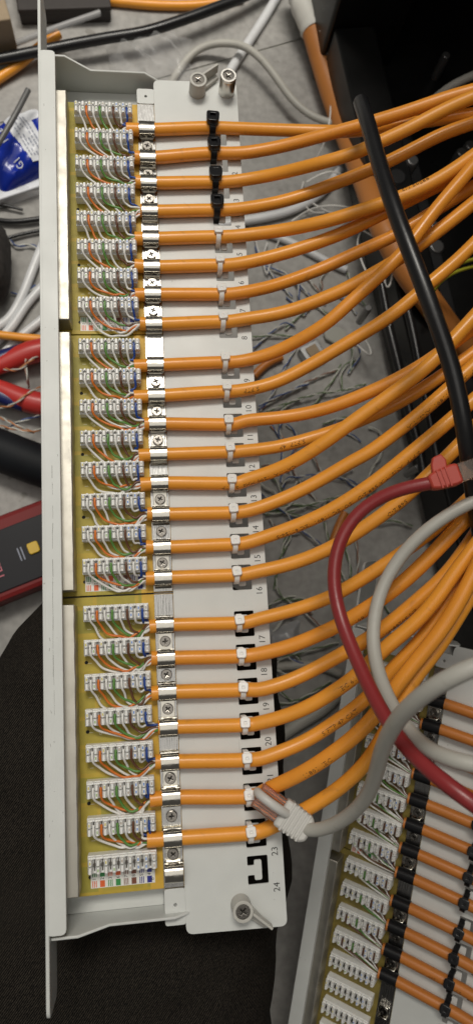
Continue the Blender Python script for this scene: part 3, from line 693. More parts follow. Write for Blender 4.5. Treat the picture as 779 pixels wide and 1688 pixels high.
# ------------------------------------------------------------------ second panel, tilted, lower right
P2 = empty('patch_bay', 'dim tilted patch panel with black zip ties and white terminal blocks beside the floor', 'patch panel')
ROT2 = Euler((.289, -.57, -.338), 'XYZ').to_matrix().to_4x4()
MAT2 = Matrix.Translation(Vector((149.668, -244.674, -121.804)) * MM) @ ROT2 @ Matrix.Translation((0, 0, -9 * MM))
P2.matrix_world = MAT2
M2 = Matrix.Translation((149.668, -244.674, -121.804)) @ ROT2 @ Matrix.Translation((0, 0, -9))
rows2 = [18.6 + 16 * (7 - i) for i in range(8)] + [-16.0 * i for i in range(8)]
YC2 = [y - 13.6 for y in rows2]
SL2 = [y - 14 for y in rows2]
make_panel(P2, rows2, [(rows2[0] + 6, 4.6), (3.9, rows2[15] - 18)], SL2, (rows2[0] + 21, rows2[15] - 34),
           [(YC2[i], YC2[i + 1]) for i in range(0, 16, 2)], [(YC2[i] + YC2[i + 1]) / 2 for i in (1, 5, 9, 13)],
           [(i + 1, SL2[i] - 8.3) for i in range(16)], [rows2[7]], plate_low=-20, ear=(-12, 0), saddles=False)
for n in range(1, 13):
    i = n - 1; yc = YC2[i]; yb = rows2[i]; xe = 31.5
    root = empty('network_cable', 'dull orange network cable with black sleeve at number %s on the tilted panel' % NW[n], 'cable', (0, 0, 0), 'orange cables on the tilted panel')
    root.matrix_world = MAT2
    sag = -.02
    pts = [(xe, yc, 5), (38, yc, 4.4), (50, yc - .5, 4.3), (62, yc - 1.2, 4.3), (74, yc - 2, 4.0), (84, yc - 2.6, 4.2), (100, yc - 4.5, 5), (125, yc - 9 + rnd.uniform(-2, 2), 4), (160, yc - 18 + rnd.uniform(-4, 4), -6), (190, yc - 30, -30)]
    path = smoothpath(spline(pts, 4), 4)
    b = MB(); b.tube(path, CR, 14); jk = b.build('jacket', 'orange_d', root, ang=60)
    b = MB(); b.tube([Vector((x, yc, 4.5 - .02 * (x - 33))) for x in (33, 35, 38, 41, 43.6)], CR + .5, 14); b.build('sleeve', 'tie_b', root, ang=50)
    if n == 11:
        b = wrap_text(path, 40, 'S/FTP  4P  1200', 3.1, .3, CR, 1); b.build('print', 'print_ink', jk, smooth=False)
    for k in range(8):
        xk = GAPX[k]; j = lambda a: rnd.uniform(-a, a)
        if k < 3 and rnd.random() < .2: continue
        depth = 9.2 + (7 - k) * .55 + j(1.5)
        wp = [Vector((xk, yb - 1.6, 7.0)), Vector((xk, yb - 3.4, 7.2)), Vector((xk, yb - 6.4, 6.6)), Vector((xk + 1, yb - 8.6, 4.2)), Vector(((xk * 2 + xe) / 3, yb - depth, 2 + k * .2)), Vector((xe - 2, yc + (k - 3.5) * .5, 3.5)), Vector((xe + 1.5, yc + (k - 3.5) * .3, 4.5))]
        b = MB(); b.tube(smoothpath(spline(wp, 1.8), 2), .55, 6); b.build('wire', ['w_white', 'w_brown', 'w_white', 'w_green', 'w_white', 'w_brown', 'w_white', 'w_brown'][k], root, ang=60)
    z = zip_tie(n, YC2[i] - 2, 74.1, 'tie_b', 1, 'black zip tie beside number %s on the dim tilted panel' % NW[n], parent_group='zip ties on the tilted panel')
    z.matrix_world = MAT2 @ Matrix.Translation(Vector((74.1, YC2[i] - 2, .3)) * MM) @ Matrix.Rotation(rnd.uniform(-.1, .1), 4, 'Z')
    z.scale = (1.3, 1.18, 1.12)

# ------------------------------------------------------------------ loose cables above and around
def px_path(P, step=4, sm=4):
    return smoothpath(spline([W(x, y, z) for x, y, z in P], step), sm)
def loose(name, P, r, m, label, cat='cable', group=None, n=14, sm=4, ends=None):
    path = px_path(P, 4, sm); b = MB(); b.tube(path, r, n); o = b.build(name, m, None, ang=60, origin=path[0]); tag(o, label, cat, group); return o, path

# black cable over the orange bundle, with its cut end
o, pth = loose('power_cable', [(594, 168, 52), (606, 205, 62), (622, 262, 70), (640, 318, 76), (660, 375, 80), (684, 438, 82), (710, 508, 82), (735, 578, 80), (752, 640, 78), (765, 710, 74), (776, 790, 62), (788, 870, 46), (805, 950, 20), (830, 1040, -30)], 3.75, 'black', 'black cable with a cut end lying across the orange cables')
pth = [p - pth[0] for p in pth]
b = MB(); b.tube([pth[0] + (pth[0] - pth[1]).normalized() * .5, pth[0] + (pth[0] - pth[1]).normalized() * .1], 2.9, 14); b.build('cut_face', mat('cut_face', (.16, .15, .14), .6), o)
b = MB(); 

# red patch lead with its boot
rp = empty('patch_lead', 'dark red patch lead with a bright red boot looping over orange cables', 'patch lead', W(706, 800, 66))
path = px_path([(722, 794, 68), (700, 798, 66), (660, 806, 62), (615, 825, 56), (580, 855, 52), (558, 895, 50), (549, 940, 50), (552, 985, 51), (564, 1030, 54), (582, 1075, 60), (604, 1125, 68), (632, 1180, 78), (664, 1228, 88), (705, 1268, 98), (750, 1304, 106), (800, 1340, 110), (860, 1380, 108)])
o3 = W(706, 800, 66)
b = MB(); b.tube([p - o3 for p in path], 2.95, 16); b.build('jacket', 'red', rp, ang=60)
a0 = W(705, 797, 67) - o3; ax = (W(762, 778, 70) - o3 - a0).normalized(); up = Vector((0, 0, 1)); up = (up - ax * up.dot(ax)).normalized(); sd = up.cross(ax)
TB = Matrix(((ax.x, sd.x, up.x, a0.x), (ax.y, sd.y, up.y, a0.y), (ax.z, sd.z, up.z, a0.z), (0, 0, 0, 1)))
b = MB(); 
TB = TB @ Matrix.Diagonal((.86, .76, .8, 1)); b.prism([(0, -3.8), (2.0, -4.6), (4, -5.2), (12.5, -6.2), (16, -5.6), (16, 5.6), (12.5, 6.2), (4, 5.2), (2, 4.6), (0, 3.8)], -4.2, 4.2, 'xy', T=TB); b.build('boot', 'boot_red', rp, bevel=1.1)
b = MB(); b.prism([(3, 3.5), (10.5, 3.0), (12, 9.5), (10.5, 13.5), (6.0, 13.0), (4.2, 9.5)], -1.4, 2.2, 'xy', T=TB); b.build('latch_guard', 'boot_red', rp, bevel=.6)
b = MB()
for q in range(3): b.prism([(4.6 + q * 2.2, -5.4 - q * .2), (5.5 + q * 2.2, -5.5 - q * .2), (5.5 + q * 2.2, 5.5 + q * .2), (4.6 + q * 2.2, 5.4 + q * .2)], 4.25, 4.75, 'xy', T=TB)
b.build('rib', 'boot_red', rp, bevel=.15)
b = MB(); b.box(15.5, 25, -5.4, 5.4, -3.6, 3.6, T=TB); b.build('plug', 'plug', rp, bevel=.4)

# grey lead coming from the right edge
loose('patch_lead', [(850, 800, 60), (800, 818, 60), (765, 833, 58), (722, 858, 55), (680, 893, 50), (650, 930, 46), (628, 970, 44), (615, 1020, 44), (614, 1070, 48), (626, 1120, 56), (648, 1168, 68), (672, 1205, 82), (700, 1232, 94), (735, 1250, 104), (785, 1262, 110), (850, 1268, 108)], 2.95, 'grey', 'light grey patch lead curving under the thicker looking grey lead', 'patch lead')

# grey lead with a clear plug resting on the tray
gp = empty('patch_lead', 'light grey patch lead with a clear plug resting over printed number 22', 'patch lead', W(440, 1312, 10))
o3 = W(440, 1312, 10)
path = px_path([(478, 1352, 14), (500, 1368, 18), (530, 1368, 26), (565, 1352, 38), (598, 1322, 54), (617, 1282, 72), (629, 1235, 90), (648, 1195, 106), (678, 1160, 120), (715, 1132, 130), (755, 1110, 136), (800, 1092, 138), (870, 1070, 134)])
b = MB(); b.tube([p - o3 for p in path], 3.0, 18); b.build('jacket', 'grey', gp, ang=60)
a0 = W(424, 1308, 12) - o3; a1 = W(508, 1370, 17) - o3; ax = (a1 - a0).normalized(); up = Vector((0, 0, 1)); up = (up - ax * up.dot(ax)).normalized(); sd = up.cross(ax)
TB = Matrix(((ax.x, sd.x, up.x, a0.x), (ax.y, sd.y, up.y, a0.y), (ax.z, sd.z, up.z, a0.z), (0, 0, 0, 1)))
b = MB(); b.box(0, 14.5, -5.8, 5.8, -4, 3.6, T=TB); b.build('plug', 'plug', gp, bevel=.4)
b = MB()
for q in range(8): b.box(1.2, 13.5, -4.6 + q * 1.2, -3.8 + q * 1.2, -3.0, 2.2, T=TB)
b.build('plug_wires', 'plug_gold', gp)
b = MB(); b.prism([(12.5, -6.6), (26, -6.2), (28.5, -4.2), (28.5, 4.2), (26, 6.2), (12.5, 6.6)], -5, 5, 'xy', T=TB); b.build('boot', 'boot_grey', gp, bevel=1.3)
for q in range(5):
    b = MB(); b.box(15.6 + q * 2.1, 16.8 + q * 2.1, -6.85 + q * .1, 6.85 - q * .1, -5.3, 5.45, T=TB); b.build('rib', 'boot_grey', gp, bevel=.35)
lp = [TB @ Vector(v) for v in ((15, .8, 5.0), (12, .8, 7.4), (7.5, .8, 8.6), (3, .8, 8.2), (0.5, .8, 6.2), (-.6, .8, 3.6))]
b = MB(); b.tube(smoothpath(spline(lp, 1.5), 2), 2.1, 12, ell=1.0); b.build('latch_guard', 'boot_grey', gp, ang=60)

# floor-level cables
Z = FZ
loose('network_cable', [(275, 150, Z + 3.5), (298, 110, Z + 4), (325, 82, Z + 8), (360, 71, Z + 14), (400, 75, Z + 18), (428, 95, Z + 20), (455, 128, Z + 20), (480, 163, Z + 18), (515, 192, Z + 18), (565, 206, Z + 24), (640, 205, Z + 40), (700, 175, Z + 70), (740, 143, Z + 90), (800, 115, Z + 100)], 3.3, 'grey', 'light grey cable arching on the floor behind the metal standoff')
loose('network_cable', [(340, 190, Z + 4), (376, 122, Z + 4.2), (408, 72, Z + 4.2), (440, 22, Z + 4.2), (470, -30, Z + 4.2)], 4.2, 'white', 'straight white cable lying on the floor behind the metal standoff')
loose('network_cable', [(360, 372, Z + 4), (405, 364, Z + 4.2), (450, 356, Z + 4.2), (490, 343, Z + 4.2), (530, 318, Z + 4.2), (560, 280, Z + 5)], 4.0, 'white', 'white cable curving over the floor under orange cables 4 and 5')
loose('network_cable', [(440, 385, Z + 3.4), (480, 400, Z + 3.4), (540, 432, Z + 3.4), (570, 445, Z + 3.4)], 3.4, 'white', 'short pale cable lying across the floor under orange cable 5')
loose('network_cable', [(420, 1103, Z + 3.6), (470, 1098, Z + 3.6), (520, 1096, Z + 3.6), (560, 1110, Z + 3.6)], 3.6, 'grey', 'pale grey cable on the floor between orange cables 18 and 19')
loose('network_cable', [(440, 1230, Z + 4), (480, 1200, Z + 4), (530, 1170, Z + 4), (560, 1140, Z + 4)], 5, 'grey', 'pale grey cable on the floor under orange cables 20 and 21')
o, pth = loose('thick_conduit', [(488, -40, Z + 30), (497, 0, Z + 28), (509, 30, Z + 26), (518, 60, Z + 24.5), (545, 150, Z + 20), (572, 225, Z + 26), (598, 290, Z + 46), (628, 370, Z + 74), (665, 440, Z + 76), (705, 495, Z + 74), (745, 550, Z + 60), (800, 610, Z + 40)], 10.2, 'orange_c', 'thick orange cable bundle bound with white tape running under the black cable', n=20)
o0 = pth[0]
tp = px_path([(488, -40, Z + 30), (497, 0, Z + 28), (509, 30, Z + 26), (517, 52, Z + 25)], 3)
b = MB(); b.tube([p - o0 for p in tp], [11.4 + rnd.uniform(-.3, .9) for _ in tp], 18); b.build('tape_wrap', 'tape', o)
loose('tape_end', [(524, 15, Z + 36), (529, 40, Z + 33), (533, 62, Z + 30)], 2.6, 'bluetape', 'blue sleeve on the white string beside the white tape', 'sleeve')
loose('network_cable', [(20, -20, Z + 4), (100, -8, Z + 4), (170, 0, Z + 4), (250, 8, Z + 4), (330, 8, Z + 4), (400, -5, Z + 4)], 4.0, 'orange', 'orange cable lying on the floor behind the black floor cable')
loose('power_cable', [(-40, 104, Z + 16), (0, 97, Z + 16), (60, 85, Z + 16), (120, 73, Z + 17), (180, 62, Z + 18), (240, 52, Z + 19), (300, 33, Z + 19), (350, 15, Z + 18), (400, -5, Z + 16), (450, -30, Z + 14)], 4.6, 'black', 'black cable crossing the floor behind the ear of the grey panel')
loose('network_cable', [(-30, 150, Z + 5), (0, 128, Z + 6), (30, 108, Z + 8), (60, 82, Z + 11), (98, 55, Z + 14)], 4.2, 'orange', 'short cut orange cable end passing under the black floor cable')
loose('plastic_strip', [(-30, 90, Z + 10), (0, 82, Z + 12), (60, 58, Z + 22), (110, 40, Z + 26), (165, 21, Z + 26)], 2.6, mat('milky_plastic', (.45, .45, .45), .3, alpha=.6), 'milky clear plastic strip lying over the black floor cable', 'strip')
loose('network_cable', [(-20, 545, Z + 4), (12, 530, Z + 4), (36, 490, Z + 4), (52, 450, Z + 5), (66, 415, Z + 5), (90, 360, Z + 5)], 3.9, 'white', 'white cable on the floor nearest the dark cloth')
loose('network_cable', [(-20, 575, Z + 4), (15, 545, Z + 5), (45, 500, Z + 5), (72, 470, Z + 5), (110, 420, Z + 5)], 3.7, 'white', 'middle white cable of three on the floor above the pliers')
loose('network_cable', [(-20, 612, Z + 4), (10, 580, Z + 4), (40, 550, Z + 4), (72, 525, Z + 4), (110, 490, Z + 4)], 3.7, 'white', 'white cable on the floor next to the pliers grips')
loose('network_cable', [(-25, 548, Z + 13), (0, 552, Z + 13), (35, 556, Z + 13), (72, 559, Z + 13), (120, 562, Z + 13)], 3.4, 'orange', 'orange cable crossing over the three white floor cables')
for k, P in enumerate(([(-10, 320, Z + 8), (25, 304, Z + 9), (70, 292, Z + 9), (110, 284, Z + 9)], [(-10, 338, Z + 5), (10, 338, Z + 5), (38, 346, Z + 4)], [(-10, 362, Z + 4), (20, 366, Z + 5), (70, 360, Z + 5), (110, 352, Z + 4)], [(-10, 402, Z + 4), (20, 390, Z + 4), (70, 379, Z + 4), (110, 372, Z + 4)])):
    loose('thin_cable', P, [3.0, 1.2, 2.2, 1.5][k], 'black', ['thickest thin black cable lying below the blue package', 'short thin black wire end below the blue package', 'thin black cable on the floor above the dark cloth', 'thin black wire on the floor touching the dark cloth'][k])
loose('thin_cable', [(-20, 265, Z + 40), (5, 225, Z + 44), (28, 185, Z + 46), (47, 148, Z + 46)], 2.4, mat('dark_grey_jacket', (.10, .10, .10), .4), 'dark grey cable end lying over the blue package')
for k, P in enumerate(([(668, 500, Z + 66), (678, 540, Z + 66), (690, 600, Z + 66), (705, 680, Z + 66), (722, 770, Z + 66)], [(640, 540, Z + 66), (655, 600, Z + 66), (672, 670, Z + 66), (690, 740, Z + 66), (700, 800, Z + 66)], [(628, 470, Z + 66), (640, 530, Z + 66), (660, 610, Z + 66)])):
    loose('rack_cable', P, [3.2, 3.6, 3.0][k], 'black', 'black cable lying along the rack rail under the orange cables', group='black cables on the rack rail')
for k, P in enumerate(([(790, 425, Z + 130), (760, 432, Z + 120), (735, 447, Z + 110), (715, 470, Z + 95), (700, 500, Z + 80)], [(790, 437, Z + 125), (755, 445, Z + 115), (725, 463, Z + 105), (708, 490, Z + 90), (700, 520, Z + 78)])):
    loose('earth_wire', P, 1.3, 'yg', 'thin yellow green earth wire inside the black rack', 'wire', 'yellow green wires in the rack', n=8)
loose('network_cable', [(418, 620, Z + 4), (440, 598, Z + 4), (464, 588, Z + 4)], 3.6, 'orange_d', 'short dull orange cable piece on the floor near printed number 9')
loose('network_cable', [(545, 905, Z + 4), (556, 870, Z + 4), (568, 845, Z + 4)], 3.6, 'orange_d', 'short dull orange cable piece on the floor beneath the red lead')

# white strings
STR = [[(527, 50, 40), (544, 105, 30), (545, 160, 26), (542, 205, 24), (530, 245, 14), (516, 270, 3)], [(505, 300, 6), (530, 285, 14), (552, 282, 14), (570, 292, 8)], [(508, 330, 4), (530, 345, 6), (555, 355, 6), (580, 345, 6)], [(480, 365, 3), (510, 345, 5), (545, 338, 8), (580, 343, 6)],
       [(595, 380, 26), (588, 400, 40), (595, 430, 52), (606, 455, 56), (610, 470, 58), (602, 478, 60)], [(598, 380, 40), (625, 395, 64), (640, 400, 70)], [(640, 400, 70), (648, 440, 68), (640, 478, 62), (632, 465, 64), (636, 425, 66)], [(580, 560, 20), (600, 580, 26), (613, 588, 22), (606, 565, 24), (590, 548, 20)], [(420, 390, 3), (425, 415, 3), (432, 430, 3)], [(440, 400, 3), (432, 430, 4), (438, 450, 3)], [(460, 395, 3), (448, 425, 3), (440, 452, 3)],
       [(500, 300, 3), (495, 318, 5), (510, 350, 5), (540, 350, 4)]]
for P in STR:
    loose('white_string', [(x, y, Z + 1 + z) for x, y, z in P], .75, 'w_white', 'thin white string tangled under the orange cables near the rack', 'string', 'white strings under the cables', n=6)

# twisted wire scraps on the floor
SC = [('w_blue', [(422, 408), (430, 432), (452, 455), (482, 492)]), ('w_blue', [(433, 440), (470, 450), (498, 474), (512, 490)]), ('w_blue', [(418, 575), (446, 548), (471, 531), (488, 537)]), ('w_green', [(414, 556), (446, 551), (483, 555)]),
 ('w_blue', [(486, 570), (468, 603), (462, 619), (446, 652), (426, 678)]), ('w_brown', [(428, 676), (477, 645), (514, 628), (556, 607)]), ('w_blue', [(424, 668), (470, 648), (508, 632)]), ('w_green', [(438, 680), (486, 660), (523, 650), (566, 643), (604, 632)]), ('w_green', [(508, 678), (532, 652), (551, 625), (562, 602)]),
 ('w_white', [(605, 704), (626, 712), (630, 745), (612, 773), (604, 796)]), ('w_blue', [(446, 700), (462, 726), (465, 757), (464, 795)]), ('w_blue', [(466, 802), (475, 790), (495, 786), (529, 783), (566, 788), (590, 799)]), ('w_orange', [(447, 702), (458, 715), (470, 727)]), ('w_brown', [(512, 748), (520, 762), (528, 782)]),
 ('w_green', [(436, 848), (476, 842), (519, 828), (561, 817), (592, 806)]), ('w_green', [(443, 832), (476, 848), (519, 848), (543, 820)]), ('w_green', [(430, 846), (455, 838), (490, 830), (530, 838)]), ('w_blue', [(426, 809), (451, 831), (476, 851), (482, 867)]), ('w_green', [(486, 862), (468, 893), (462, 916), (454, 950), (460, 978), (482, 997)]), ('w_green', [(470, 860), (476, 885), (463, 915), (458, 940), (450, 970)]), ('w_blue', [(494, 872), (519, 890), (543, 915)]),
 ('w_green', [(536, 863), (541, 893), (555, 930), (572, 963)]), ('w_green', [(567, 904), (577, 930), (576, 962)]), ('w_brown', [(587, 890), (590, 921), (586, 952)]), ('w_green', [(444, 1092), (491, 1077), (533, 1065), (556, 1060)]), ('w_green', [(446, 1158), (476, 1160), (513, 1142), (545, 1123)]), ('w_green', [(450, 1130), (470, 1150), (490, 1160)]), ('w_brown', [(503, 1010), (525, 1031), (550, 1045)]), ('w_brown', [(466, 985), (490, 1000), (512, 1012)]),
 ('w_green', [(470, 545), (492, 520), (515, 505), (540, 520)]), ('w_blue', [(470, 490), (490, 505), (505, 520)]), ('w_green', [(500, 520), (520, 500), (545, 488), (575, 478)]), ('w_green', [(530, 700), (560, 690), (580, 692)]), ('w_blue', [(470, 700), (486, 715), (484, 745), (470, 770)]), ('w_green', [(620, 800), (600, 830), (580, 850), (600, 860)]), ('w_green', [(590, 850), (620, 862), (650, 858), (680, 870)]),
 ('w_blue', [(560, 788), (590, 805), (612, 818)]), ('w_brown', [(490, 735), (480, 770), (500, 800), (520, 825)]), ('w_green', [(430, 770), (452, 790), (470, 830)]), ('w_green', [(560, 960), (590, 970), (620, 985), (640, 1010)]),
 ('w_blue', [(14, 393), (28, 404), (50, 404), (72, 412)]), ('w_blue', [(20, 482), (42, 483), (58, 472)]), ('w_orange', [(-10, 606), (30, 608), (52, 592), (72, 580)]), ('w_orange', [(-10, 672), (20, 668), (45, 650), (72, 638)]), ('w_blue', [(10, 706), (30, 695), (50, 692), (72, 684)]), ('w_orange', [(-10, 700), (25, 708), (50, 712), (80, 704)]), ('w_orange', [(0, 688), (24, 700), (55, 715)]), ('w_brown', [(48, 580), (44, 600), (46, 625), (50, 640)])]
r9 = random.Random(21)
for q in range(26):
    x = r9.uniform(440, 600); y = r9.uniform(420, 1010) if q < 20 else r9.uniform(1000, 1150)
    if q >= 20: x = r9.uniform(450, 540)
    a = r9.uniform(0, 6.3); P = [(x, y)]
    for k in range(3): a += r9.uniform(-.7, .7); P.append((P[-1][0] + 20 * math.cos(a), P[-1][1] + 20 * math.sin(a)))
    P = [(min(max(x_, 425), 625), y_) for x_, y_ in P]
    SC.append((r9.choice(['w_green', 'w_blue', 'w_brown', 'w_green', 'w_white']), P))
NAMES = {'w_blue': 'blue', 'w_green': 'green', 'w_brown': 'brown', 'w_orange': 'orange', 'w_white': 'all white'}
M['s_white'] = mat('scrap_white', (.55, .55, .50), .5); M['s_green'] = mat('scrap_green', (.13, .19, .09), .5); M['s_blue'] = mat('scrap_blue', (.05, .09, .25), .5); M['s_brown'] = mat('scrap_brown', (.24, .12, .08), .5); M['s_orange'] = mat('scrap_orange', (.50, .20, .08), .5)
for cn, P in SC:
    left = P[0][0] < 100
    lift = rnd.uniform(0, 5) + (22 if left and P[0][1] > 575 else 0)
    path = smoothpath(spline([W(x + rnd.uniform(-2, 2), y + rnd.uniform(-2, 2), Z + 2 + lift * math.sin(math.pi * (i + .5) / len(P))) for i, (x, y) in enumerate(P)], 1.6), 3)
    fr = frames(path); tw = rnd.uniform(.42, .6); a = rnd.uniform(0, 6); h1 = []; h2 = []
    for p, t, uu, ww in fr:
        o_ = uu * math.cos(a) * .62 + ww * math.sin(a) * .62; h1.append(p + o_); h2.append(p - o_); a += tw
    b = MB(); b.tube(h1, .58, 6, 0); b.tube(h2, .58, 6, 1)
    ob = b.build('wire_scrap', ['s_white', 's_' + cn[2:]], None, ang=60, origin=path[0])
    where = 'lying left of the grey panel' if left else 'on the floor under the orange cables'
    tag(ob, ('white twisted wire scrap ' if cn == 'w_white' else '%s and white twisted wire scrap ' % NAMES[cn]) + where, 'wire scrap', '%s wire scraps %s' % (NAMES[cn], where))

# ------------------------------------------------------------------ person (denim leg), tools, packages on the left
def interp(v, xs, ys):
    if v <= xs[0]: return ys[0]
    for a, b_, c, d_ in zip(xs, xs[1:], ys, ys[1:]):
        if v <= b_: return c + (d_ - c) * (v - a) / (b_ - a)
    return ys[-1]
def leg():
    b = MB(); ys = []; y0 = W(200, 930, -120).y; ye = -620; n = 90; seg = 96
    vs = []
    for i in range(n + 1):
        t = i / n; y = y0 + (ye - y0) * (t ** 1.5)
        d = y0 - y; k = min(1, d / 70); kl = min(1, d / 135)
        xr = interp(-y, [46, 57, 72, 111, 236, 270, 310, 600], [24, 72, 95, 107, 107, 97, 92, 92]); xl = interp(-y, [46, 57, 72, 89, 105, 150, 250, 600], [16, -22, -38, -51, -64, -92, -112, -120])
        top = -27.5 - (1 - k) ** 2 * 70 - max(0, d - 190) * .02; bot = FZ + .3
        cx = 20; hr = xr - cx; hl = cx - xl
        for q in range(seg):
            a = 2 * math.pi * q / seg; ca = math.cos(a); sa = math.sin(a); e = .6
            x = cx + (hr if ca > 0 else hl) * math.copysign(abs(ca) ** e, ca); h = (top - bot) / 2
            z = (top + bot) / 2 + h * math.copysign(abs(sa) ** e, sa)
            wr = 4.5 * abs(math.sin(y * .045 + x * .03 + math.sin(x * .04))) * (.5 + .5 * math.sin(x * .05 + y * .021)) + 1.3 * math.sin(y * .16 - x * .11)
            s_ = 1 if z > bot + 12 else 0
            vs.append((x + (wr * s_ * .8 if abs(ca) > .5 else 0), y, z - (abs(wr) * s_ if sa > 0 else 0)))
    fs = []
    for i in range(n):
        for q in range(seg): fs.append((i * seg + q, i * seg + (q + 1) % seg, (i + 1) * seg + (q + 1) % seg, (i + 1) * seg + q))
    fs.append(tuple(range(seg - 1, -1, -1))); fs.append(tuple(range(n * seg, n * seg + seg)))
    b.add(vs, fs); o = b.build('person', 'denim', None, ang=80); return o
pr = tag(leg(), 'person in black denim trousers whose bent leg carries the grey panel', 'person')
sp = smoothpath(spline([W(386, 1560, -60), W(384, 1600, -62), W(378, 1660, -62), W(372, 1720, -62)], 4), 2)
b = MB(); b.tube([Vector((p.x, p.y, p.z)) for p in sp], 1.6, 8); 

def dark_lump(name, cpx, z, rad, m, label, cat):
    b = MB(); c = W(cpx[0], cpx[1], z); seg = 28; rg = 16; vs = []
    for i in range(rg + 1):
        th = math.pi * i / rg
        for q in range(seg):
            a = 2 * math.pi * q / seg; x = math.sin(th) * math.cos(a); y = math.sin(th) * math.sin(a); zz = math.cos(th)
            f = 1 + .05 * math.sin(5 * a + 3 * th) + .04 * math.sin(9 * th + 2 * a)
            vs.append((rad[0] * math.copysign(abs(x) ** .8, x) * f, rad[1] * math.copysign(abs(y) ** .9, y) * f, max(rad[2] * zz * f, FZ - c.z + .2)))
    fs = [(i * seg + q, i * seg + (q + 1) % seg, (i + 1) * seg + (q + 1) % seg, (i + 1) * seg + q) for i in range(rg) for q in range(seg)]
    b.add([Vector(v) + c for v in vs], fs); return tag(b.build(name, m, None, ang=70, origin=c), label, cat)
dark_lump('dark_cloth', (-42, 432), Z + 22, (29, 36, 24), 'dark_cloth', 'rounded dark grey cloth bundle beside the white floor cables', 'cloth')
loose('rubber_hose', [(-90, 705, Z + 17), (-40, 728, Z + 17), (0, 742, Z + 17), (40, 758, Z + 17), (80, 772, Z + 17), (140, 790, Z + 17)], 16.5, 'hose', 'thick black rubber hose on the floor above the red tester', 'hose', n=24)

# pliers
pl = empty('pliers', 'pliers with red and dark blue grips lying left of the grey panel', 'pliers', W(-60, 624, Z + 12)); o3 = W(-60, 624, Z + 12)
for up_ in (1, -1):
    if up_ == 1: P = [(-50, 622, Z + 12), (-20, 610, Z + 14), (10, 598, Z + 15), (40, 584, Z + 15), (80, 574, Z + 15), (120, 574, Z + 14)]; Q = [(x, y - 9, z + .5) for x, y, z in P[:4]]
    else: P = [(-50, 626, Z + 12), (-20, 634, Z + 14), (10, 645, Z + 15), (40, 660, Z + 15), (80, 668, Z + 15), (120, 668, Z + 14)]; Q = [(x, y + 10, z + .5) for x, y, z in P[:4]]
    pa = px_path(P); b = MB(); b.tube([p - o3 for p in pa], [5.5 + 3.8 * min(1, i / 10) for i in range(len(pa))], 14); g = b.build('grip', 'tool_red', pl, ang=60)
    pa = px_path(Q); b = MB(); b.tube([p - o3 for p in pa], [4 + 3.0 * math.sin(math.pi * min(1, .15 + i / len(pa) * .85)) for i in range(len(pa))], 12); b.build('grip_inlay', 'tool_blue', g, ang=60)
b = MB(); b.lathe((0, 0, -5), [(9, 0), (9, 9), (8, 10)], 20); b.build('pivot', 'steel', pl, bevel=.5)
for s in (1, -1):
    b = MB(); b.prism([(2, 1 * s), (0, 9 * s), (-22, 6 * s), (-42, 2.5 * s), (-42, .3 * s), (-10, .3 * s)], -4, 4, 'xy'); b.build('jaw', 'steel', pl, bevel=.6)

# cable tester
c0 = W(30, 912, Z + 20); d = (W(66, 898, Z + 20) - W(0, 924, Z + 20)).normalized(); ang = math.atan2(d.y, d.x)
ts = empty('cable_tester', 'red and black handheld tester with a yellow button beside the denim leg', 'tester', (c0.x, c0.y, Z)); ts.rotation_euler = (0, 0, ang)
b = MB(); b.mesh(fill_mesh([rrect(-95, 45, -27, 27, 10, 6)], 28, 4), Matrix.Translation((0, 0, 14.3))); b.build('body', 'tester_red', ts)
b = MB(); b.mesh(fill_mesh([rrect(-84, 43.5, -24, 19.5, 5, 4)], 2.0, .4), Matrix.Translation((0, 0, 28.8))); b.build('face_plate', 'tester_black', ts)
b = MB(); b.mesh(fill_mesh([rrect(9.5, 16.8, -6.0, 1.6, 1.2, 3)], 2.4, .5), Matrix.Translation((0, 0, 30.6))); b.build('button', 'tester_yel', ts)
b = MB(); b.mesh(text_mesh('TEST', 9), Matrix.Translation((-16, -6, 29.9)) @ Matrix.Rotation(R_(90), 4, 'Z')); b.build('lettering', 'pink', ts, smooth=False)
b = MB()
for q in range(2): b.box(1.5 + q * 2.6, 2.4 + q * 2.6, -8, 2, 29.85, 29.95)
b.build('lettering', 'grey_print', ts, smooth=False)

# blue and white package
pk0 = [W(0, 170, Z + 40), W(70, 140, Z + 40), W(80, 248, Z + 40), W(12, 278, Z + 40)]
ctr = sum(pk0, Vector()) / 4; ang = math.atan2((pk0[1] - pk0[0]).y, (pk0[1] - pk0[0]).x)
pk = empty('package', 'crumpled blue packet with a white printed label on the floor left of the panel', 'package', (ctr.x, ctr.y, Z)); pk.rotation_euler = (0, 0, ang)
def pkh(x, y):
    e = max(0, min(1, (1 - abs(x + 8) / 35) * 5)) * max(0, min(1, (1 - abs(y) / 28) * 5))
    return 4 + 26 * (e ** .5) * (1 - .00025 * (x * x + y * y)) + e * (1.1 * math.sin(x * .31 + y * .12) + .9 * math.sin(y * .37 - x * .2) + .6 * abs(math.sin(x * .17 + y * .23 + 1)))
def sheet(nm, x0, x1, y0, y1, dz, m, nx=30, ny=26, keep=None):
    b = MB(); vs = []
    for i_ in range(nx + 1):
        for j_ in range(ny + 1):
            x = x0 + (x1 - x0) * i_ / nx; y = y0 + (y1 - y0) * j_ / ny; vs.append((x, y, pkh(x, y) + dz))
    fs = []
    for i_ in range(nx):
        for j_ in range(ny):
            xc = x0 + (x1 - x0) * (i_ + .5) / nx; yc_ = y0 + (y1 - y0) * (j_ + .5) / ny
            if keep is None or keep(xc, yc_): fs.append((i_ * (ny + 1) + j_, (i_ + 1) * (ny + 1) + j_, (i_ + 1) * (ny + 1) + j_ + 1, i_ * (ny + 1) + j_ + 1))
    b.add(vs, fs); return b
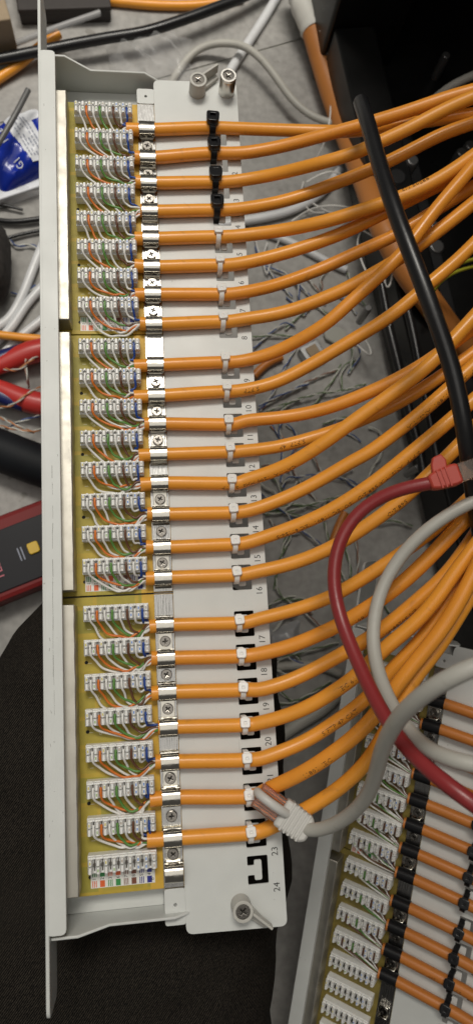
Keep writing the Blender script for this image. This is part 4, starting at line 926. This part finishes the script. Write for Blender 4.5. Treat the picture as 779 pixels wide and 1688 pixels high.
b = sheet('film', -43, 27, -28, 28, 0, 0); b.box(-42.5, 26.5, -27.5, 27.5, .3, 3.9); b.build('wrapper', 'blue_card', pk, ang=60)
b = sheet('label', -12, 25, -23, 25, .3, 0, 50, 60, lambda x, y: ((-10 < x < 22 and 11 < y < 23.5) or (-10 + .09 * (11 - y) < x < 10 and -22 < y <= 11)) and not (x < -7 and y < -19)); b.build('label', 'white_card', pk, ang=60)
for t, sz, x, y in (('G1', 8, -17, -17), ('10 B', 8, -17, 9)):
    b = MB(); me = text_mesh(t, sz, 3); T = Matrix.Translation((x, y, 0)) @ Matrix.Rotation(R_(90), 4, 'Z'); vs = [T @ v.co for v in me.vertices]
    b.add([(v.x, v.y, pkh(v.x, v.y) + .7) for v in vs], [tuple(p.vertices) for p in me.polygons]); b.build('lettering', 'white_card', pk, smooth=False)
b = MB()
for q in range(5):
    for k in range(11):
        if rnd.random() < .8:
            x = -5.5 + q * 2.7; y = -18 + k * 3.4; L_ = rnd.uniform(1.8, 3.0)
            b.add([(x, y, pkh(x, y) + .7), (x + 1.0, y, pkh(x + 1, y) + .7), (x + 1.0, y + L_, pkh(x + 1, y + L_) + .7), (x, y + L_, pkh(x, y + L_) + .7)], [(0, 1, 2, 3)])
b.build('lettering', 'grey_print', pk, smooth=False)
pk2c = W(45, 285, Z + 12)
pk2 = empty('package', 'flat white package with grey print below the blue package', 'package', (pk2c.x, pk2c.y, Z)); pk2.rotation_euler = (0, 0, R_(22))
b = MB(); b.box(-40, 34, -15, 17, .3, 12); b.build('carton', 'white_card', pk2, bevel=1)
b = MB()
for q in range(2): b.box(-12, 24, -7 + q * 8, -2 + q * 8, 12.05, 12.2)
b.build('lettering', 'grey_print', pk2, smooth=False)

# boxes at the top left
c1 = W(8, 20, Z + 40)
cb = empty('cardboard_box', 'brown cardboard box corner behind the panel ear', 'box', (c1.x, c1.y, Z)); cb.rotation_euler = (0, 0, R_(14))
b = MB(); b.box(-90, 3, -12, 90, .3, 45); b.build('carton', 'brown_card', cb, bevel=1)
b = MB(); b.box(-91, 4, 20, 52, 45.05, 45.4); b.build('packing_tape', mat('packing_tape', (.38, .31, .22), .25), cb)
c2 = W(70, -10, Z + 10)
db = empty('dark_box', 'flat dark brown box lying beside the brown cardboard box', 'box', (c2.x, c2.y, Z)); db.rotation_euler = (0, 0, R_(6))
b = MB(); b.box(-22, 58, -22, 90, .3, 16); b.build('body', 'dark_card', db, bevel=1.5)
b = MB(); b.box(-22.6, 58.6, -22.6, 90.6, 12, 16.8); b.build('lid', 'dark_card', db, bevel=1)

# clear film bags and small debris
def film(cpx, z, sx, sy, amp, label, seed, m='film'):
    r = random.Random(seed); c = W(cpx[0], cpx[1], z); n = 26; b = MB(); vs = []
    ph = [(r.uniform(.05, .22), r.uniform(.05, .22), r.uniform(0, 6), r.uniform(.4, 1)) for _ in range(7)]
    for i in range(n + 1):
        for j in range(n + 1):
            x = (i / n - .5) * sx; y = (j / n - .5) * sy; h = 0
            for a, bb, p, w in ph: h += abs(math.sin(a * x + bb * y + p)) * w
            edge = min(1, 4 * min(i, n - i, j, n - j) / n + .15)
            vs.append((c.x + x + 3 * math.sin(y * .1 + seed), c.y + y + 3 * math.sin(x * .12), FZ + 1 + amp * edge * h / 3))
    fs = [(i * (n + 1) + j, (i + 1) * (n + 1) + j, (i + 1) * (n + 1) + j + 1, i * (n + 1) + j + 1) for i in range(n) for j in range(n)]
    b.add(vs, fs); return tag(b.build('plastic_bag', m, None, ang=50, origin=(c.x, c.y, FZ)), label, 'plastic bag')
film((250, 105), Z + 8, 75, 70, 16, 'crumpled clear plastic bag behind the top end of the panel', 3)
film((468, 1058), Z + 4, 30, 26, 10, 'small crumpled clear plastic scrap near printed number 17', 5, mat('scrap_film', (.55, .56, .58), .2, alpha=.5, bump=.4, bscale=80))
film((30, 290), Z + 16, 70, 34, 8, 'clear plastic sleeve lying over the white package', 8)
def debris(cpx, s, label, m='debris', seed=1, z=None):
    r = random.Random(seed); c = W(cpx[0], cpx[1], Z + 3); b = MB(); n = 9
    pts = [(s * (.6 + .5 * r.random()) * math.cos(2 * math.pi * k / n), s * (.5 + .4 * r.random()) * math.sin(2 * math.pi * k / n)) for k in range(n)]
    b.prism(pts, .2, 5, 'xy'); o = tag(b.build('debris', m, None, bevel=1.2, origin=(0, 0, 0)), label, 'debris'); o.location = (c.x * MM, c.y * MM, Z * MM); return o
debris((555, 555), 13, 'torn grey foam piece on the floor under orange cable 9', seed=4)
sj = empty('metal_jack', 'small loose metal jack on the floor under orange cable 10', 'jack', (*W(513, 583, Z + 6).xy, Z)); sj.rotation_euler = (0, 0, .5)
b = MB(); b.box(-9, 9, -8, 8, .2, 11); b.build('housing', 'steel', sj, bevel=.6)
b = MB(); b.box(-5, 5, -4, 5, 11.05, 12.5); b.build('contact_block', 'brown_card', sj, bevel=.4)
